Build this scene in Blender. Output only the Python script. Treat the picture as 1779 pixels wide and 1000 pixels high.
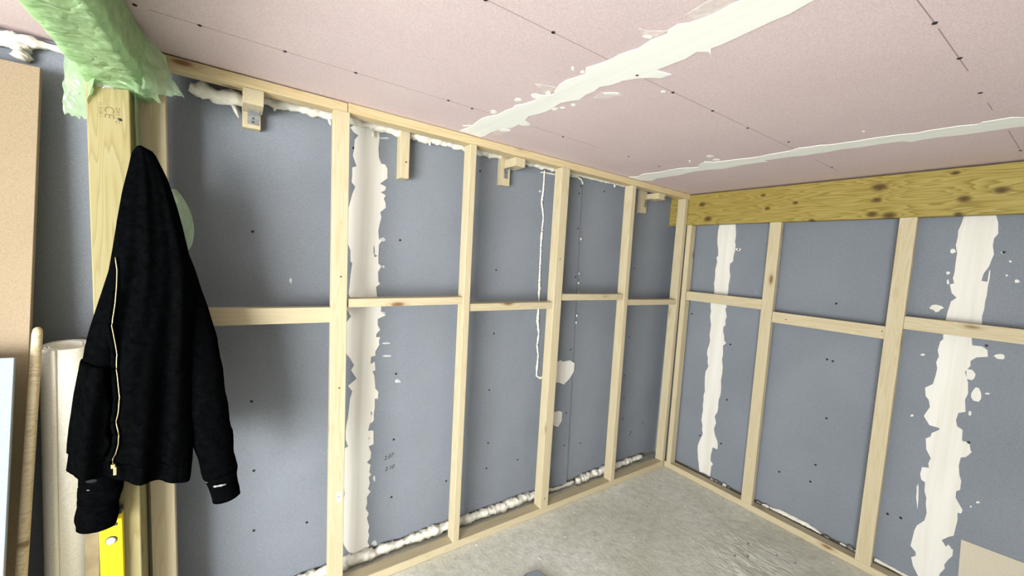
import bpy, bmesh, math, random
from mathutils import Vector, Matrix, noise
from mathutils.geometry import tessellate_polygon

for o in list(bpy.data.objects): bpy.data.objects.remove(o)
scene = bpy.context.scene
COL = scene.collection
random.seed(11)

# ------------------------------------------------------------------ camera
cam_data = bpy.data.cameras.new('camera')
cam_data.sensor_width = 36.0
cam_data.lens = 684.32 / 1779.0 * 36.0
cam_data.clip_start = 0.02
cam = bpy.data.objects.new('camera', cam_data)
COL.objects.link(cam)
R_ = Vector((0.821235, -0.566531, 0.067941)); U_ = Vector((-0.015593, 0.096744, 0.995187)); F_ = Vector((0.570377, 0.818342, -0.070615))
M = Matrix.Identity(4)
for i in range(3):
    M[i][0] = R_[i]; M[i][1] = U_[i]; M[i][2] = -F_[i]
M.translation = Vector((-2.785656, -1.735740, 1.536192))
cam.matrix_world = M
scene.camera = cam

# ------------------------------------------------------------------ light
world = bpy.data.worlds.new('overcast_sky')
scene.world = world
world.use_nodes = True
wb = world.node_tree.nodes['Background']
wb.inputs[0].default_value = (0.92, 0.97, 1.0, 1)
wb.inputs[1].default_value = 2.2

def area(name, loc, target, sx, sy, power, color):
    l = bpy.data.lights.new(name, 'AREA')
    l.shape = 'RECTANGLE'; l.size = sx; l.size_y = sy
    l.energy = power; l.color = color
    o = bpy.data.objects.new(name, l); COL.objects.link(o)
    o.location = loc
    o.rotation_euler = (Vector(target) - Vector(loc)).to_track_quat('-Z', 'Y').to_euler()
    return o
# daylight reaching the room through an added, unseen doorway in the end wall
area('doorway_daylight', (-5.75, -3.25, 0.85), (-2.2, -0.8, 0.9), 2.5, 1.55, 385, (0.99, 1.0, 0.985))

vs = scene.view_settings
vs.view_transform = 'Standard'; vs.look = 'None'
vs.exposure = 0.15; vs.gamma = 1.0; vs.use_curve_mapping = False

# ------------------------------------------------------------------ data (metres, measured on the walls, floor and ceiling)
DATA = {
    'ceil1': [(-1.9448, -0.0192), (-1.9439, -0.0576), (-1.9368, -0.0954), (-1.9433, -0.1525), (-1.9525, -0.2116), (-1.9533, -0.2433), (-1.9464, -0.2743), (-1.9291, -0.3152), (-1.9306, -0.3516), (-1.9297, -0.3881), (-1.9245, -0.4212), (-1.9329, -0.4531), (-1.9182, -0.4834), (-1.9124, -0.5183), (-1.9076, -0.5415), (-1.9276, -0.5868), (-1.9077, -0.6005), (-1.8907, -0.6283), (-1.9076, -0.6504), (-1.9277, -0.6983), (-1.9327, -0.737), (-1.922, -0.7837), (-1.9179, -0.8052), (-1.9442, -0.8355), (-1.9359, -0.8671), (-1.9281, -0.9124), (-1.9284, -0.9305), (-1.9307, -0.9467), (-1.9228, -0.9888), (-1.9175, -1.0032), (-1.9266, -1.0499), (-1.9194, -1.0903), (-1.9325, -1.103), (-1.9353, -1.1315), (-1.9208, -1.1518), (-1.9143, -1.1829), (-1.9129, -1.2152), (-1.916, -1.2418), (-1.9123, -1.2697), (-1.9116, -1.311), (-1.9196, -1.4609), (-1.9235, -1.6109), (-1.9207, -1.761), (-1.9216, -1.911), (-1.9124, -2.2832), (-1.9118, -2.6555), (-1.9099, -3.0277), (-1.9116, -3.4), (-1.8766, -3.403), (-1.8416, -3.3996), (-1.8066, -3.4), (-1.8005, -3.0503), (-1.7964, -2.7005), (-1.7928, -2.3507), (-1.7966, -2.0009), (-1.7945, -1.8508), (-1.8084, -1.701), (-1.8094, -1.551), (-1.8066, -1.4009), (-1.8052, -1.3622), (-1.8036, -1.3515), (-1.7921, -1.3104), (-1.7919, -1.2761), (-1.7877, -1.2314), (-1.7831, -1.1827), (-1.7811, -1.1496), (-1.7839, -1.1287), (-1.7543, -1.1126), (-1.773, -1.1151), (-1.7943, -1.0957), (-1.783, -1.056), (-1.7855, -1.0273), (-1.7852, -1.0), (-1.7872, -0.9635), (-1.7322, -0.9787), (-1.7337, -0.9458), (-1.7605, -0.925), (-1.7828, -0.8995), (-1.8053, -0.8518), (-1.8024, -0.8416), (-1.8087, -0.8068), (-1.8233, -0.778), (-1.81, -0.7391), (-1.8121, -0.7045), (-1.7972, -0.6558), (-1.8152, -0.6243), (-1.8271, -0.5899), (-1.8175, -0.5347), (-1.8115, -0.4926), (-1.8172, -0.4509), (-1.8316, -0.3989), (-1.8135, -0.3544), (-1.8043, -0.3186), (-1.802, -0.2817), (-1.7984, -0.2314), (-1.8252, -0.1845), (-1.8259, -0.147), (-1.8311, -0.1099), (-1.8289, -0.0771), (-1.8241, -0.0446), (-1.8292, -0.0065), (-1.8674, -0.0135), (-1.9058, -0.0192)],
    'ceil2': [(-0.7237, -0.0087), (-0.7013, -0.0552), (-0.7111, -0.0843), (-0.731, -0.1086), (-0.7405, -0.1378), (-0.7326, -0.1713), (-0.7252, -0.2048), (-0.7202, -0.2389), (-0.7233, -0.2697), (-0.7296, -0.3002), (-0.7299, -0.3313), (-0.7328, -0.3621), (-0.7236, -0.3979), (-0.7011, -0.4284), (-0.6922, -0.4643), (-0.7425, -0.4967), (-0.7584, -0.5241), (-0.78, -0.5472), (-0.7371, -0.5802), (-0.7296, -0.6245), (-0.7234, -0.669), (-0.7174, -0.705), (-0.7069, -0.74), (-0.7052, -0.7843), (-0.7147, -0.8276), (-0.7143, -0.8716), (-0.7158, -0.9156), (-0.7377, -0.9602), (-0.7289, -0.9972), (-0.729, -1.0352), (-0.7094, -1.0629), (-0.7043, -1.1201), (-0.7004, -1.1523), (-0.7035, -1.1846), (-0.7032, -1.2168), (-0.6978, -1.2513), (-0.6906, -1.2855), (-0.675, -1.3234), (-0.685, -1.3575), (-0.6819, -1.3939), (-0.681, -1.4304), (-0.6631, -1.4745), (-0.6811, -1.4873), (-0.6802, -1.53), (-0.6834, -1.5508), (-0.6558, -1.5742), (-0.6569, -2.0307), (-0.6612, -2.4871), (-0.6589, -2.9436), (-0.6558, -3.4), (-0.62, -3.3965), (-0.5842, -3.4051), (-0.5484, -3.4), (-0.5411, -2.9423), (-0.5504, -2.4845), (-0.5449, -2.0267), (-0.5484, -1.569), (-0.5524, -1.532), (-0.5533, -1.493), (-0.5522, -1.4338), (-0.561, -1.4034), (-0.5692, -1.3729), (-0.5706, -1.3265), (-0.561, -1.2901), (-0.5927, -1.2672), (-0.6006, -1.2095), (-0.5991, -1.1716), (-0.5982, -1.1337), (-0.6108, -1.0779), (-0.6016, -1.0302), (-0.6019, -0.9999), (-0.6051, -0.9697), (-0.5992, -0.9307), (-0.6144, -0.897), (-0.6187, -0.8602), (-0.6182, -0.8263), (-0.6232, -0.7929), (-0.6268, -0.7594), (-0.5925, -0.7721), (-0.6005, -0.7262), (-0.597, -0.6951), (-0.6007, -0.6638), (-0.5988, -0.6326), (-0.5876, -0.5918), (-0.5822, -0.5499), (-0.5931, -0.5164), (-0.607, -0.4841), (-0.613, -0.454), (-0.6126, -0.4232), (-0.6179, -0.393), (-0.61, -0.363), (-0.6048, -0.3323), (-0.5926, -0.3035), (-0.5878, -0.2642), (-0.5928, -0.225), (-0.5882, -0.1943), (-0.5895, -0.1635), (-0.5917, -0.1327), (-0.5724, -0.0929), (-0.5469, -0.0568), (-0.5769, -0.0337), (-0.6051, -0.0086), (-0.6446, -0.0054), (-0.6842, -0.0066)],
    'lw': [(-2.287, 2.097), (-2.2671, 2.0774), (-2.2635, 2.0566), (-2.2666, 2.0014), (-2.2622, 1.964), (-2.25, 1.9389), (-2.2333, 1.9393), (-2.2213, 1.9221), (-2.2192, 1.8778), (-2.2463, 1.8537), (-2.2516, 1.8473), (-2.2231, 1.8379), (-2.228, 1.8204), (-2.2471, 1.809), (-2.2242, 1.7985), (-2.2318, 1.7805), (-2.2225, 1.7621), (-2.2215, 1.7397), (-2.2459, 1.7169), (-2.2393, 1.6951), (-2.2462, 1.6605), (-2.2506, 1.6319), (-2.2503, 1.6249), (-2.246, 1.5914), (-2.2317, 1.5869), (-2.2449, 1.5659), (-2.2456, 1.5175), (-2.2439, 1.4776), (-2.2291, 1.4639), (-2.2438, 1.4374), (-2.2401, 1.3915), (-2.2311, 1.3802), (-2.2503, 1.3653), (-2.2426, 1.3163), (-2.2203, 1.2637), (-2.2224, 1.2462), (-2.2014, 1.2281), (-2.2352, 1.2113), (-2.2339, 1.182), (-2.2214, 1.1579), (-2.2379, 1.141), (-2.24, 1.1235), (-2.2199, 1.1223), (-2.2249, 1.1049), (-2.2209, 1.0809), (-2.2211, 1.0855), (-2.2399, 1.0542), (-2.239, 1.0334), (-2.2587, 1.0292), (-2.2601, 0.9939), (-2.2406, 1.0039), (-2.2359, 0.9618), (-2.25, 0.9573), (-2.2407, 0.9385), (-2.2368, 0.9141), (-2.2321, 0.8715), (-2.2167, 0.8514), (-2.2186, 0.8274), (-2.2327, 0.8174), (-2.2309, 0.7748), (-2.2347, 0.7447), (-2.2324, 0.7144), (-2.242, 0.6979), (-2.2551, 0.6671), (-2.2318, 0.6594), (-2.2308, 0.6254), (-2.2289, 0.5915), (-2.2517, 0.5842), (-2.2388, 0.5507), (-2.2404, 0.5203), (-2.2377, 0.5244), (-2.257, 0.5045), (-2.2391, 0.4878), (-2.2434, 0.4518), (-2.2341, 0.437), (-2.2451, 0.4245), (-2.2381, 0.3947), (-2.2456, 0.3657), (-2.2333, 0.3497), (-2.2498, 0.3265), (-2.2472, 0.2914), (-2.2532, 0.2683), (-2.2375, 0.2382), (-2.2453, 0.2157), (-2.2316, 0.1669), (-2.2365, 0.1433), (-2.2298, 0.1218), (-2.2371, 0.0864), (-2.2275, 0.0669), (-2.2356, 0.0476), (-2.2307, 0.001), (-2.2324, -0.0304), (-2.2669, -0.0103), (-2.3056, -0.0007), (-2.3153, 0.0345), (-2.3191, 0.0609), (-2.3356, 0.0873), (-2.3487, 0.1155), (-2.3576, 0.1592), (-2.3556, 0.2037), (-2.3608, 0.2342), (-2.3595, 0.2648), (-2.3625, 0.2953), (-2.3589, 0.326), (-2.3537, 0.3716), (-2.3591, 0.4168), (-2.3703, 0.4618), (-2.3653, 0.5074), (-2.368, 0.5375), (-2.3648, 0.5675), (-2.3658, 0.5976), (-2.3472, 0.6053), (-2.359, 0.6412), (-2.3607, 0.6789), (-2.3578, 0.7135), (-2.3524, 0.7477), (-2.349, 0.7997), (-2.3471, 0.8359), (-2.3381, 0.871), (-2.358, 0.8998), (-2.3213, 0.9301), (-2.3473, 0.9735), (-2.3347, 0.9953), (-2.3537, 1.03), (-2.377, 1.062), (-2.3744, 1.1052), (-2.3801, 1.1482), (-2.3767, 1.1987), (-2.3567, 1.2262), (-2.3791, 1.2659), (-2.3653, 1.316), (-2.3711, 1.3327), (-2.368, 1.3743), (-2.3663, 1.416), (-2.3605, 1.4716), (-2.3688, 1.4822), (-2.3706, 1.5315), (-2.3847, 1.5631), (-2.3841, 1.6038), (-2.3927, 1.6436), (-2.3937, 1.6717), (-2.3831, 1.7294), (-2.3721, 1.782), (-2.3605, 1.816), (-2.3767, 1.8348), (-2.3754, 1.8667), (-2.3765, 1.8987), (-2.3588, 1.9073), (-2.3759, 1.9518), (-2.3718, 1.9791), (-2.3708, 2.0215), (-2.3562, 2.0433), (-2.3746, 2.0522), (-2.3905, 2.0693), (-2.3535, 2.1072), (-2.3195, 2.1069)],
    'lwholes': [[(-2.2699, 1.564), (-2.2636, 1.5447), (-2.2625, 1.5192), (-2.2493, 1.5127), (-2.2619, 1.5051), (-2.2684, 1.5273)], [(-2.2394, 0.7035), (-2.2348, 0.6905), (-2.2463, 0.6623), (-2.2579, 0.6646), (-2.2507, 0.6995)], [(-2.2508, 0.6328), (-2.2476, 0.623), (-2.2543, 0.6201)], [(-2.2492, 0.7597), (-2.2414, 0.7524), (-2.2463, 0.732)]],
    'rw1': [(-0.305, 1.907), (-0.3092, 1.8736), (-0.315, 1.8403), (-0.317, 1.8067), (-0.3147, 1.7728), (-0.3209, 1.7549), (-0.3228, 1.7143), (-0.3163, 1.6742), (-0.3162, 1.6337), (-0.2961, 1.6147), (-0.2981, 1.5714), (-0.3077, 1.5292), (-0.3067, 1.497), (-0.3029, 1.4651), (-0.305, 1.4262), (-0.3021, 1.3873), (-0.3023, 1.3566), (-0.2949, 1.3268), (-0.3075, 1.31), (-0.2987, 1.2904), (-0.3133, 1.2374), (-0.3073, 1.2088), (-0.3111, 1.1725), (-0.2987, 1.1611), (-0.2987, 1.1273), (-0.3095, 1.0952), (-0.3137, 1.062), (-0.3289, 1.0466), (-0.3086, 1.0237), (-0.3129, 0.9903), (-0.3157, 0.9569), (-0.3123, 0.9233), (-0.323, 0.8737), (-0.325, 0.8235), (-0.3209, 0.7729), (-0.3274, 0.723), (-0.3285, 0.6911), (-0.3272, 0.6594), (-0.3203, 0.6281), (-0.3203, 0.597), (-0.3225, 0.566), (-0.32, 0.5349), (-0.3035, 0.4976), (-0.3186, 0.4513), (-0.3081, 0.4053), (-0.3189, 0.3627), (-0.3421, 0.3254), (-0.3488, 0.2959), (-0.3484, 0.2657), (-0.3125, 0.2654), (-0.3103, 0.2346), (-0.306, 0.204), (-0.3067, 0.173), (-0.317, 0.125), (-0.3172, 0.0847), (-0.3151, 0.0444), (-0.2749, 0.0492), (-0.2351, 0.0419), (-0.229, 0.0716), (-0.2233, 0.1014), (-0.2148, 0.1307), (-0.2103, 0.1608), (-0.205, 0.1908), (-0.2023, 0.2305), (-0.211, 0.2693), (-0.2205, 0.3008), (-0.2315, 0.3318), (-0.2218, 0.3642), (-0.2213, 0.3985), (-0.2102, 0.4306), (-0.211, 0.4739), (-0.2136, 0.511), (-0.2086, 0.5479), (-0.2102, 0.5839), (-0.2065, 0.6201), (-0.2133, 0.6559), (-0.208, 0.692), (-0.2053, 0.7283), (-0.2024, 0.7646), (-0.2032, 0.8012), (-0.2196, 0.8477), (-0.2104, 0.877), (-0.2096, 0.9082), (-0.1995, 0.9373), (-0.2, 0.9699), (-0.2077, 1.0015), (-0.2131, 1.0409), (-0.2042, 1.0828), (-0.2071, 1.1256), (-0.2071, 1.1603), (-0.1987, 1.194), (-0.1934, 1.228), (-0.1965, 1.2597), (-0.189, 1.2908), (-0.1882, 1.3223), (-0.2017, 1.3553), (-0.2067, 1.3906), (-0.2036, 1.428), (-0.197, 1.4649), (-0.1996, 1.4993), (-0.1987, 1.5336), (-0.1956, 1.5679), (-0.2037, 1.6243), (-0.1957, 1.6566), (-0.2063, 1.6709), (-0.2013, 1.7172), (-0.1907, 1.7629), (-0.1875, 1.8094), (-0.1868, 1.8561), (-0.1949, 1.9112), (-0.2314, 1.9055), (-0.2681, 1.9038)],
    'rw2': [(-1.4795, 1.8974), (-1.4895, 1.8607), (-1.4944, 1.8105), (-1.4841, 1.7883), (-1.4838, 1.7546), (-1.4913, 1.7154), (-1.4866, 1.6899), (-1.4824, 1.6587), (-1.4693, 1.625), (-1.4654, 1.5891), (-1.4841, 1.5861), (-1.4846, 1.6361), (-1.4877, 1.642), (-1.4896, 1.6051), (-1.4877, 1.5682), (-1.4885, 1.5227), (-1.4864, 1.4912), (-1.4874, 1.4596), (-1.4839, 1.4222), (-1.4874, 1.3848), (-1.4735, 1.3488), (-1.4628, 1.3117), (-1.4678, 1.2805), (-1.4995, 1.2816), (-1.5155, 1.2679), (-1.5203, 1.2374), (-1.4863, 1.2262), (-1.4696, 1.2045), (-1.4718, 1.1815), (-1.4579, 1.1481), (-1.4724, 1.0988), (-1.4775, 1.0469), (-1.471, 1.0149), (-1.4786, 0.9578), (-1.4566, 0.9438), (-1.4525, 0.9059), (-1.4592, 0.8781), (-1.4779, 0.8675), (-1.4812, 0.8146), (-1.5042, 0.8154), (-1.511, 0.7855), (-1.5021, 0.7437), (-1.485, 0.7325), (-1.483, 0.6903), (-1.4892, 0.6485), (-1.498, 0.6211), (-1.4984, 0.5766), (-1.4872, 0.5641), (-1.4883, 0.5325), (-1.5157, 0.4839), (-1.5133, 0.4665), (-1.5014, 0.4627), (-1.505, 0.4261), (-1.5024, 0.3859), (-1.5006, 0.3456), (-1.4854, 0.3293), (-1.4649, 0.2996), (-1.4823, 0.2748), (-1.5053, 0.2771), (-1.5064, 0.2452), (-1.4942, 0.2152), (-1.4849, 0.1841), (-1.4888, 0.167), (-1.4752, 0.1306), (-1.4714, 0.081), (-1.4421, 0.0615), (-1.4153, 0.0388), (-1.4057, 0.0661), (-1.3833, 0.105), (-1.3722, 0.1458), (-1.3868, 0.1628), (-1.3849, 0.1821), (-1.3641, 0.2027), (-1.3677, 0.2603), (-1.3695, 0.2906), (-1.3757, 0.3203), (-1.3991, 0.3618), (-1.4027, 0.4048), (-1.3951, 0.4472), (-1.3941, 0.4787), (-1.3844, 0.5086), (-1.3821, 0.5544), (-1.3679, 0.5605), (-1.3606, 0.5872), (-1.3636, 0.6257), (-1.3877, 0.6341), (-1.3833, 0.6553), (-1.3893, 0.6847), (-1.3695, 0.7223), (-1.362, 0.7763), (-1.3775, 0.7923), (-1.3798, 0.8122), (-1.4025, 0.8371), (-1.4036, 0.8468), (-1.3677, 0.8483), (-1.3445, 0.8869), (-1.3492, 0.9045), (-1.3607, 0.9401), (-1.3529, 0.9752), (-1.3407, 0.99), (-1.3343, 1.0321), (-1.3595, 1.0587), (-1.3649, 1.11), (-1.366, 1.1412), (-1.3597, 1.1712), (-1.3659, 1.2021), (-1.3591, 1.2321), (-1.3631, 1.276), (-1.372, 1.2901), (-1.3699, 1.311), (-1.3757, 1.3482), (-1.3707, 1.3856), (-1.3729, 1.4253), (-1.3795, 1.4804), (-1.3956, 1.5003), (-1.3774, 1.5221), (-1.3673, 1.5631), (-1.3807, 1.5702), (-1.3744, 1.5936), (-1.3769, 1.6263), (-1.3759, 1.6591), (-1.376, 1.7183), (-1.3678, 1.7562), (-1.3704, 1.7949), (-1.3691, 1.8272), (-1.3758, 1.8593), (-1.3808, 1.8999), (-1.4136, 1.895), (-1.4467, 1.9021)],
    'rblobs': [[(-1.3591, 1.4445), (-1.347, 1.4353), (-1.3446, 1.426), (-1.333, 1.4191), (-1.3243, 1.4303), (-1.3105, 1.4342), (-1.3103, 1.4416), (-1.3172, 1.4543), (-1.3289, 1.4582), (-1.3429, 1.4553), (-1.3514, 1.4519)], [(-1.3628, 1.6196), (-1.3609, 1.6148), (-1.3579, 1.6137), (-1.3556, 1.6107), (-1.3517, 1.612), (-1.3515, 1.6166), (-1.349, 1.6211), (-1.3522, 1.6267), (-1.3541, 1.6254), (-1.3574, 1.6265), (-1.3609, 1.6236)], [(-1.3633, 1.5747), (-1.3647, 1.5702), (-1.3624, 1.5635), (-1.3606, 1.5631), (-1.3587, 1.5638), (-1.356, 1.5717), (-1.3553, 1.5767), (-1.3569, 1.5846), (-1.3583, 1.5876), (-1.3601, 1.5872), (-1.3622, 1.5795)], [(-1.3706, 1.727), (-1.3701, 1.7194), (-1.3663, 1.7197), (-1.3611, 1.7153), (-1.3559, 1.717), (-1.3523, 1.7242), (-1.353, 1.7305), (-1.3544, 1.7366), (-1.3582, 1.7388), (-1.3644, 1.7378), (-1.3675, 1.7345)], [(-1.3172, 1.1986), (-1.3156, 1.1943), (-1.3138, 1.192), (-1.3086, 1.1919), (-1.3035, 1.1912), (-1.3008, 1.1934), (-1.3033, 1.1966), (-1.3026, 1.1988), (-1.3073, 1.2018), (-1.3123, 1.2024), (-1.3163, 1.2009)], [(-1.3079, 0.8751), (-1.3069, 0.8711), (-1.3054, 0.8693), (-1.3029, 0.8689), (-1.2993, 0.8663), (-1.2974, 0.8692), (-1.2966, 0.8723), (-1.299, 0.8765), (-1.3015, 0.8805), (-1.3048, 0.8811), (-1.306, 0.8781)], [(-1.4913, 1.1456), (-1.49, 1.1289), (-1.4838, 1.1146), (-1.4765, 1.1148), (-1.4664, 1.117), (-1.4643, 1.132), (-1.4629, 1.1453), (-1.4615, 1.161), (-1.4717, 1.1636), (-1.4809, 1.1626), (-1.4861, 1.1537)], [(-1.5181, 1.0542), (-1.5192, 1.036), (-1.5132, 1.0188), (-1.5044, 1.0192), (-1.4973, 1.019), (-1.488, 1.0339), (-1.4875, 1.0533), (-1.4922, 1.0698), (-1.4982, 1.0844), (-1.5077, 1.0833), (-1.5141, 1.0698)], [(-1.497, 0.9556), (-1.4966, 0.9483), (-1.4959, 0.9446), (-1.4924, 0.9443), (-1.4896, 0.946), (-1.4888, 0.9503), (-1.4877, 0.9546), (-1.4888, 0.9637), (-1.4904, 0.967), (-1.4938, 0.9661), (-1.4965, 0.9632)], [(-1.5436, 1.0683), (-1.5415, 1.0651), (-1.5389, 1.0629), (-1.5348, 1.0622), (-1.5304, 1.0609), (-1.5307, 1.0632), (-1.5274, 1.064), (-1.531, 1.0677), (-1.5339, 1.0688), (-1.5377, 1.07), (-1.5392, 1.0696)], [(-1.5685, 1.2492), (-1.5682, 1.2445), (-1.5663, 1.237), (-1.5561, 1.2351), (-1.5472, 1.2347), (-1.5445, 1.2397), (-1.5361, 1.2447), (-1.5425, 1.2532), (-1.5536, 1.2585), (-1.5641, 1.2584), (-1.5668, 1.255)], [(-1.5772, 1.5956), (-1.5756, 1.5902), (-1.5726, 1.59), (-1.5689, 1.5883), (-1.5648, 1.588), (-1.5641, 1.5917), (-1.5625, 1.5963), (-1.5635, 1.6017), (-1.5672, 1.6043), (-1.5714, 1.603), (-1.5745, 1.5996)], [(-1.546, 1.684), (-1.5442, 1.6807), (-1.5436, 1.679), (-1.5417, 1.6794), (-1.5403, 1.6808), (-1.5383, 1.6818), (-1.5382, 1.6848), (-1.5386, 1.6884), (-1.541, 1.6874), (-1.5429, 1.6889), (-1.5445, 1.6859)], [(-1.5414, 1.6203), (-1.5406, 1.6185), (-1.5394, 1.6157), (-1.5376, 1.6153), (-1.5361, 1.6171), (-1.5344, 1.619), (-1.5346, 1.6212), (-1.5349, 1.6235), (-1.5369, 1.6243), (-1.5389, 1.6241), (-1.5402, 1.6219)], [(-1.562, 0.5497), (-1.5646, 0.5492), (-1.5608, 0.5454), (-1.5567, 0.5416), (-1.5537, 0.5415), (-1.5519, 0.5428), (-1.5525, 0.5454), (-1.5531, 0.5487), (-1.5561, 0.5512), (-1.5589, 0.553), (-1.5616, 0.5512)], [(-1.5416, 0.5167), (-1.5422, 0.5142), (-1.5405, 0.5131), (-1.5387, 0.5109), (-1.5361, 0.5109), (-1.5361, 0.5121), (-1.5361, 0.5151), (-1.5365, 0.5172), (-1.5377, 0.5198), (-1.5394, 0.5202), (-1.5408, 0.5189)], [(-1.3653, 0.4779), (-1.3678, 0.4517), (-1.3684, 0.4293), (-1.3694, 0.4012), (-1.3638, 0.434), (-1.3588, 0.4603), (-1.3572, 0.4956), (-1.3542, 0.5237), (-1.3575, 0.5185), (-1.3586, 0.5372), (-1.3623, 0.5165)], [(-1.3873, 0.322), (-1.3871, 0.3169), (-1.3861, 0.3126), (-1.383, 0.3088), (-1.3789, 0.3086), (-1.3789, 0.3147), (-1.3778, 0.3183), (-1.3782, 0.3221), (-1.3811, 0.3265), (-1.3841, 0.3295), (-1.3887, 0.3269)], [(-1.5198, 1.7245), (-1.5189, 1.7224), (-1.5175, 1.7187), (-1.5151, 1.7178), (-1.5122, 1.7214), (-1.5111, 1.7226), (-1.5106, 1.7255), (-1.5118, 1.7282), (-1.5141, 1.7294), (-1.5165, 1.7279), (-1.5198, 1.7277)], [(-0.3608, 1.7191), (-0.3577, 1.7134), (-0.3541, 1.7099), (-0.342, 1.7086), (-0.3357, 1.7105), (-0.3266, 1.7155), (-0.3247, 1.7205), (-0.3321, 1.7277), (-0.3415, 1.726), (-0.3492, 1.7269), (-0.3578, 1.7239)], [(-0.2652, 0.7778), (-0.2638, 0.7722), (-0.2622, 0.7668), (-0.2581, 0.7684), (-0.2554, 0.7682), (-0.2525, 0.7718), (-0.2509, 0.7756), (-0.2539, 0.7796), (-0.2564, 0.7843), (-0.2612, 0.7828), (-0.2639, 0.7823)], [(-1.5013, 0.2678), (-1.506, 0.2603), (-1.5014, 0.2394), (-1.4928, 0.2348), (-1.4864, 0.2428), (-1.481, 0.2448), (-1.4814, 0.2619), (-1.4828, 0.278), (-1.4868, 0.2908), (-1.4945, 0.2864), (-1.4982, 0.2804)], [(-1.5166, 0.7754), (-1.5096, 0.7604), (-1.506, 0.7508), (-1.4991, 0.7478), (-1.4907, 0.7416), (-1.4841, 0.7554), (-1.482, 0.7679), (-1.4866, 0.7742), (-1.4965, 0.7862), (-1.5038, 0.7895), (-1.5074, 0.7846)], [(-0.3267, 0.1426), (-0.3245, 0.1317), (-0.32, 0.1275), (-0.3128, 0.1222), (-0.3084, 0.1183), (-0.3029, 0.1266), (-0.3022, 0.1361), (-0.3054, 0.1468), (-0.3095, 0.1566), (-0.3153, 0.1557), (-0.3228, 0.1498)]],
    'lblobs': [[(-2.1092, 0.8909), (-2.1077, 0.8858), (-2.1157, 0.8848), (-2.1242, 0.8857), (-2.1314, 0.8863), (-2.1366, 0.8916), (-2.137, 0.8963), (-2.1349, 0.9014), (-2.1252, 0.9039), (-2.1167, 0.899), (-2.1115, 0.8954)], [(-2.1689, 1.0888), (-2.173, 1.0868), (-2.1804, 1.086), (-2.1921, 1.0866), (-2.2064, 1.0875), (-2.2079, 1.09), (-2.2061, 1.0922), (-2.2078, 1.0937), (-2.1912, 1.0955), (-2.1824, 1.094), (-2.1692, 1.0908)], [(-2.2135, 1.4632), (-2.2138, 1.46), (-2.2163, 1.4559), (-2.2199, 1.4577), (-2.2244, 1.4587), (-2.224, 1.4613), (-2.2278, 1.4644), (-2.2246, 1.468), (-2.2208, 1.469), (-2.217, 1.4699), (-2.2155, 1.4665)], [(-2.2148, 1.5919), (-2.2188, 1.585), (-2.2246, 1.5812), (-2.2319, 1.5834), (-2.2383, 1.5839), (-2.2395, 1.5874), (-2.2405, 1.5923), (-2.2408, 1.5979), (-2.2331, 1.5987), (-2.2247, 1.6017), (-2.2201, 1.5979)], [(-2.2014, 1.2351), (-2.1973, 1.2272), (-2.2045, 1.2237), (-2.2133, 1.2228), (-2.2226, 1.2268), (-2.2259, 1.2317), (-2.2235, 1.2385), (-2.2189, 1.2459), (-2.2146, 1.2476), (-2.2075, 1.2435), (-2.2008, 1.2426)], [(-2.1623, 1.025), (-2.1648, 1.0224), (-2.1756, 1.0213), (-2.1851, 1.0222), (-2.2, 1.025), (-2.2077, 1.0278), (-2.2001, 1.0293), (-2.1959, 1.0315), (-2.1866, 1.0317), (-2.1712, 1.0303), (-2.1607, 1.0279)], [(-1.2978, 1.9599), (-1.3018, 1.9556), (-1.3039, 1.9517), (-1.3096, 1.9503), (-1.3147, 1.9529), (-1.3176, 1.9553), (-1.318, 1.9583), (-1.3134, 1.964), (-1.3108, 1.9638), (-1.3068, 1.9659), (-1.3005, 1.9624)], [(-2.1895, 0.0633), (-2.1927, 0.0559), (-2.1992, 0.0545), (-2.204, 0.0481), (-2.211, 0.0597), (-2.2162, 0.0694), (-2.2153, 0.077), (-2.2091, 0.0819), (-2.2059, 0.0844), (-2.2006, 0.0839), (-2.1949, 0.0756)], [(-2.221, 2.0618), (-2.2208, 2.0598), (-2.2335, 2.056), (-2.2455, 2.0531), (-2.2596, 2.0502), (-2.2656, 2.0503), (-2.2618, 2.0535), (-2.2549, 2.0572), (-2.246, 2.0592), (-2.2327, 2.0633), (-2.2215, 2.0644)], [(-2.5999, 1.3867), (-2.6006, 1.3803), (-2.6023, 1.3727), (-2.605, 1.377), (-2.6068, 1.3775), (-2.6096, 1.3829), (-2.6098, 1.3895), (-2.6078, 1.3943), (-2.6057, 1.3969), (-2.6037, 1.397), (-2.6012, 1.3947)], [(-2.213, 0.4124), (-2.212, 0.4058), (-2.2145, 0.3957), (-2.2183, 0.3974), (-2.2209, 0.403), (-2.2237, 0.4108), (-2.2226, 0.4201), (-2.2221, 0.4232), (-2.2191, 0.4251), (-2.2161, 0.4235), (-2.2134, 0.4195)], [(-2.2149, 0.8232), (-2.2174, 0.8161), (-2.2187, 0.8147), (-2.2222, 0.8162), (-2.2246, 0.8154), (-2.2257, 0.8215), (-2.2282, 0.828), (-2.2259, 0.8319), (-2.2232, 0.8389), (-2.2202, 0.8361), (-2.2175, 0.828)]],
    'spatch': [[(-1.0872, 0.8952), (-1.0465, 0.9052), (-1.0273, 0.8942), (-0.9662, 0.8979), (-0.9196, 0.8747), (-0.9198, 0.8179), (-0.9589, 0.7702), (-1.0051, 0.7382), (-1.0435, 0.757), (-1.0798, 0.7615), (-1.0872, 0.8358)], [(-1.0718, 0.5612), (-1.0237, 0.5625), (-0.9978, 0.5488), (-0.9977, 0.487), (-1.0249, 0.4542), (-1.0623, 0.466), (-1.0797, 0.5206)]],
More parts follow.
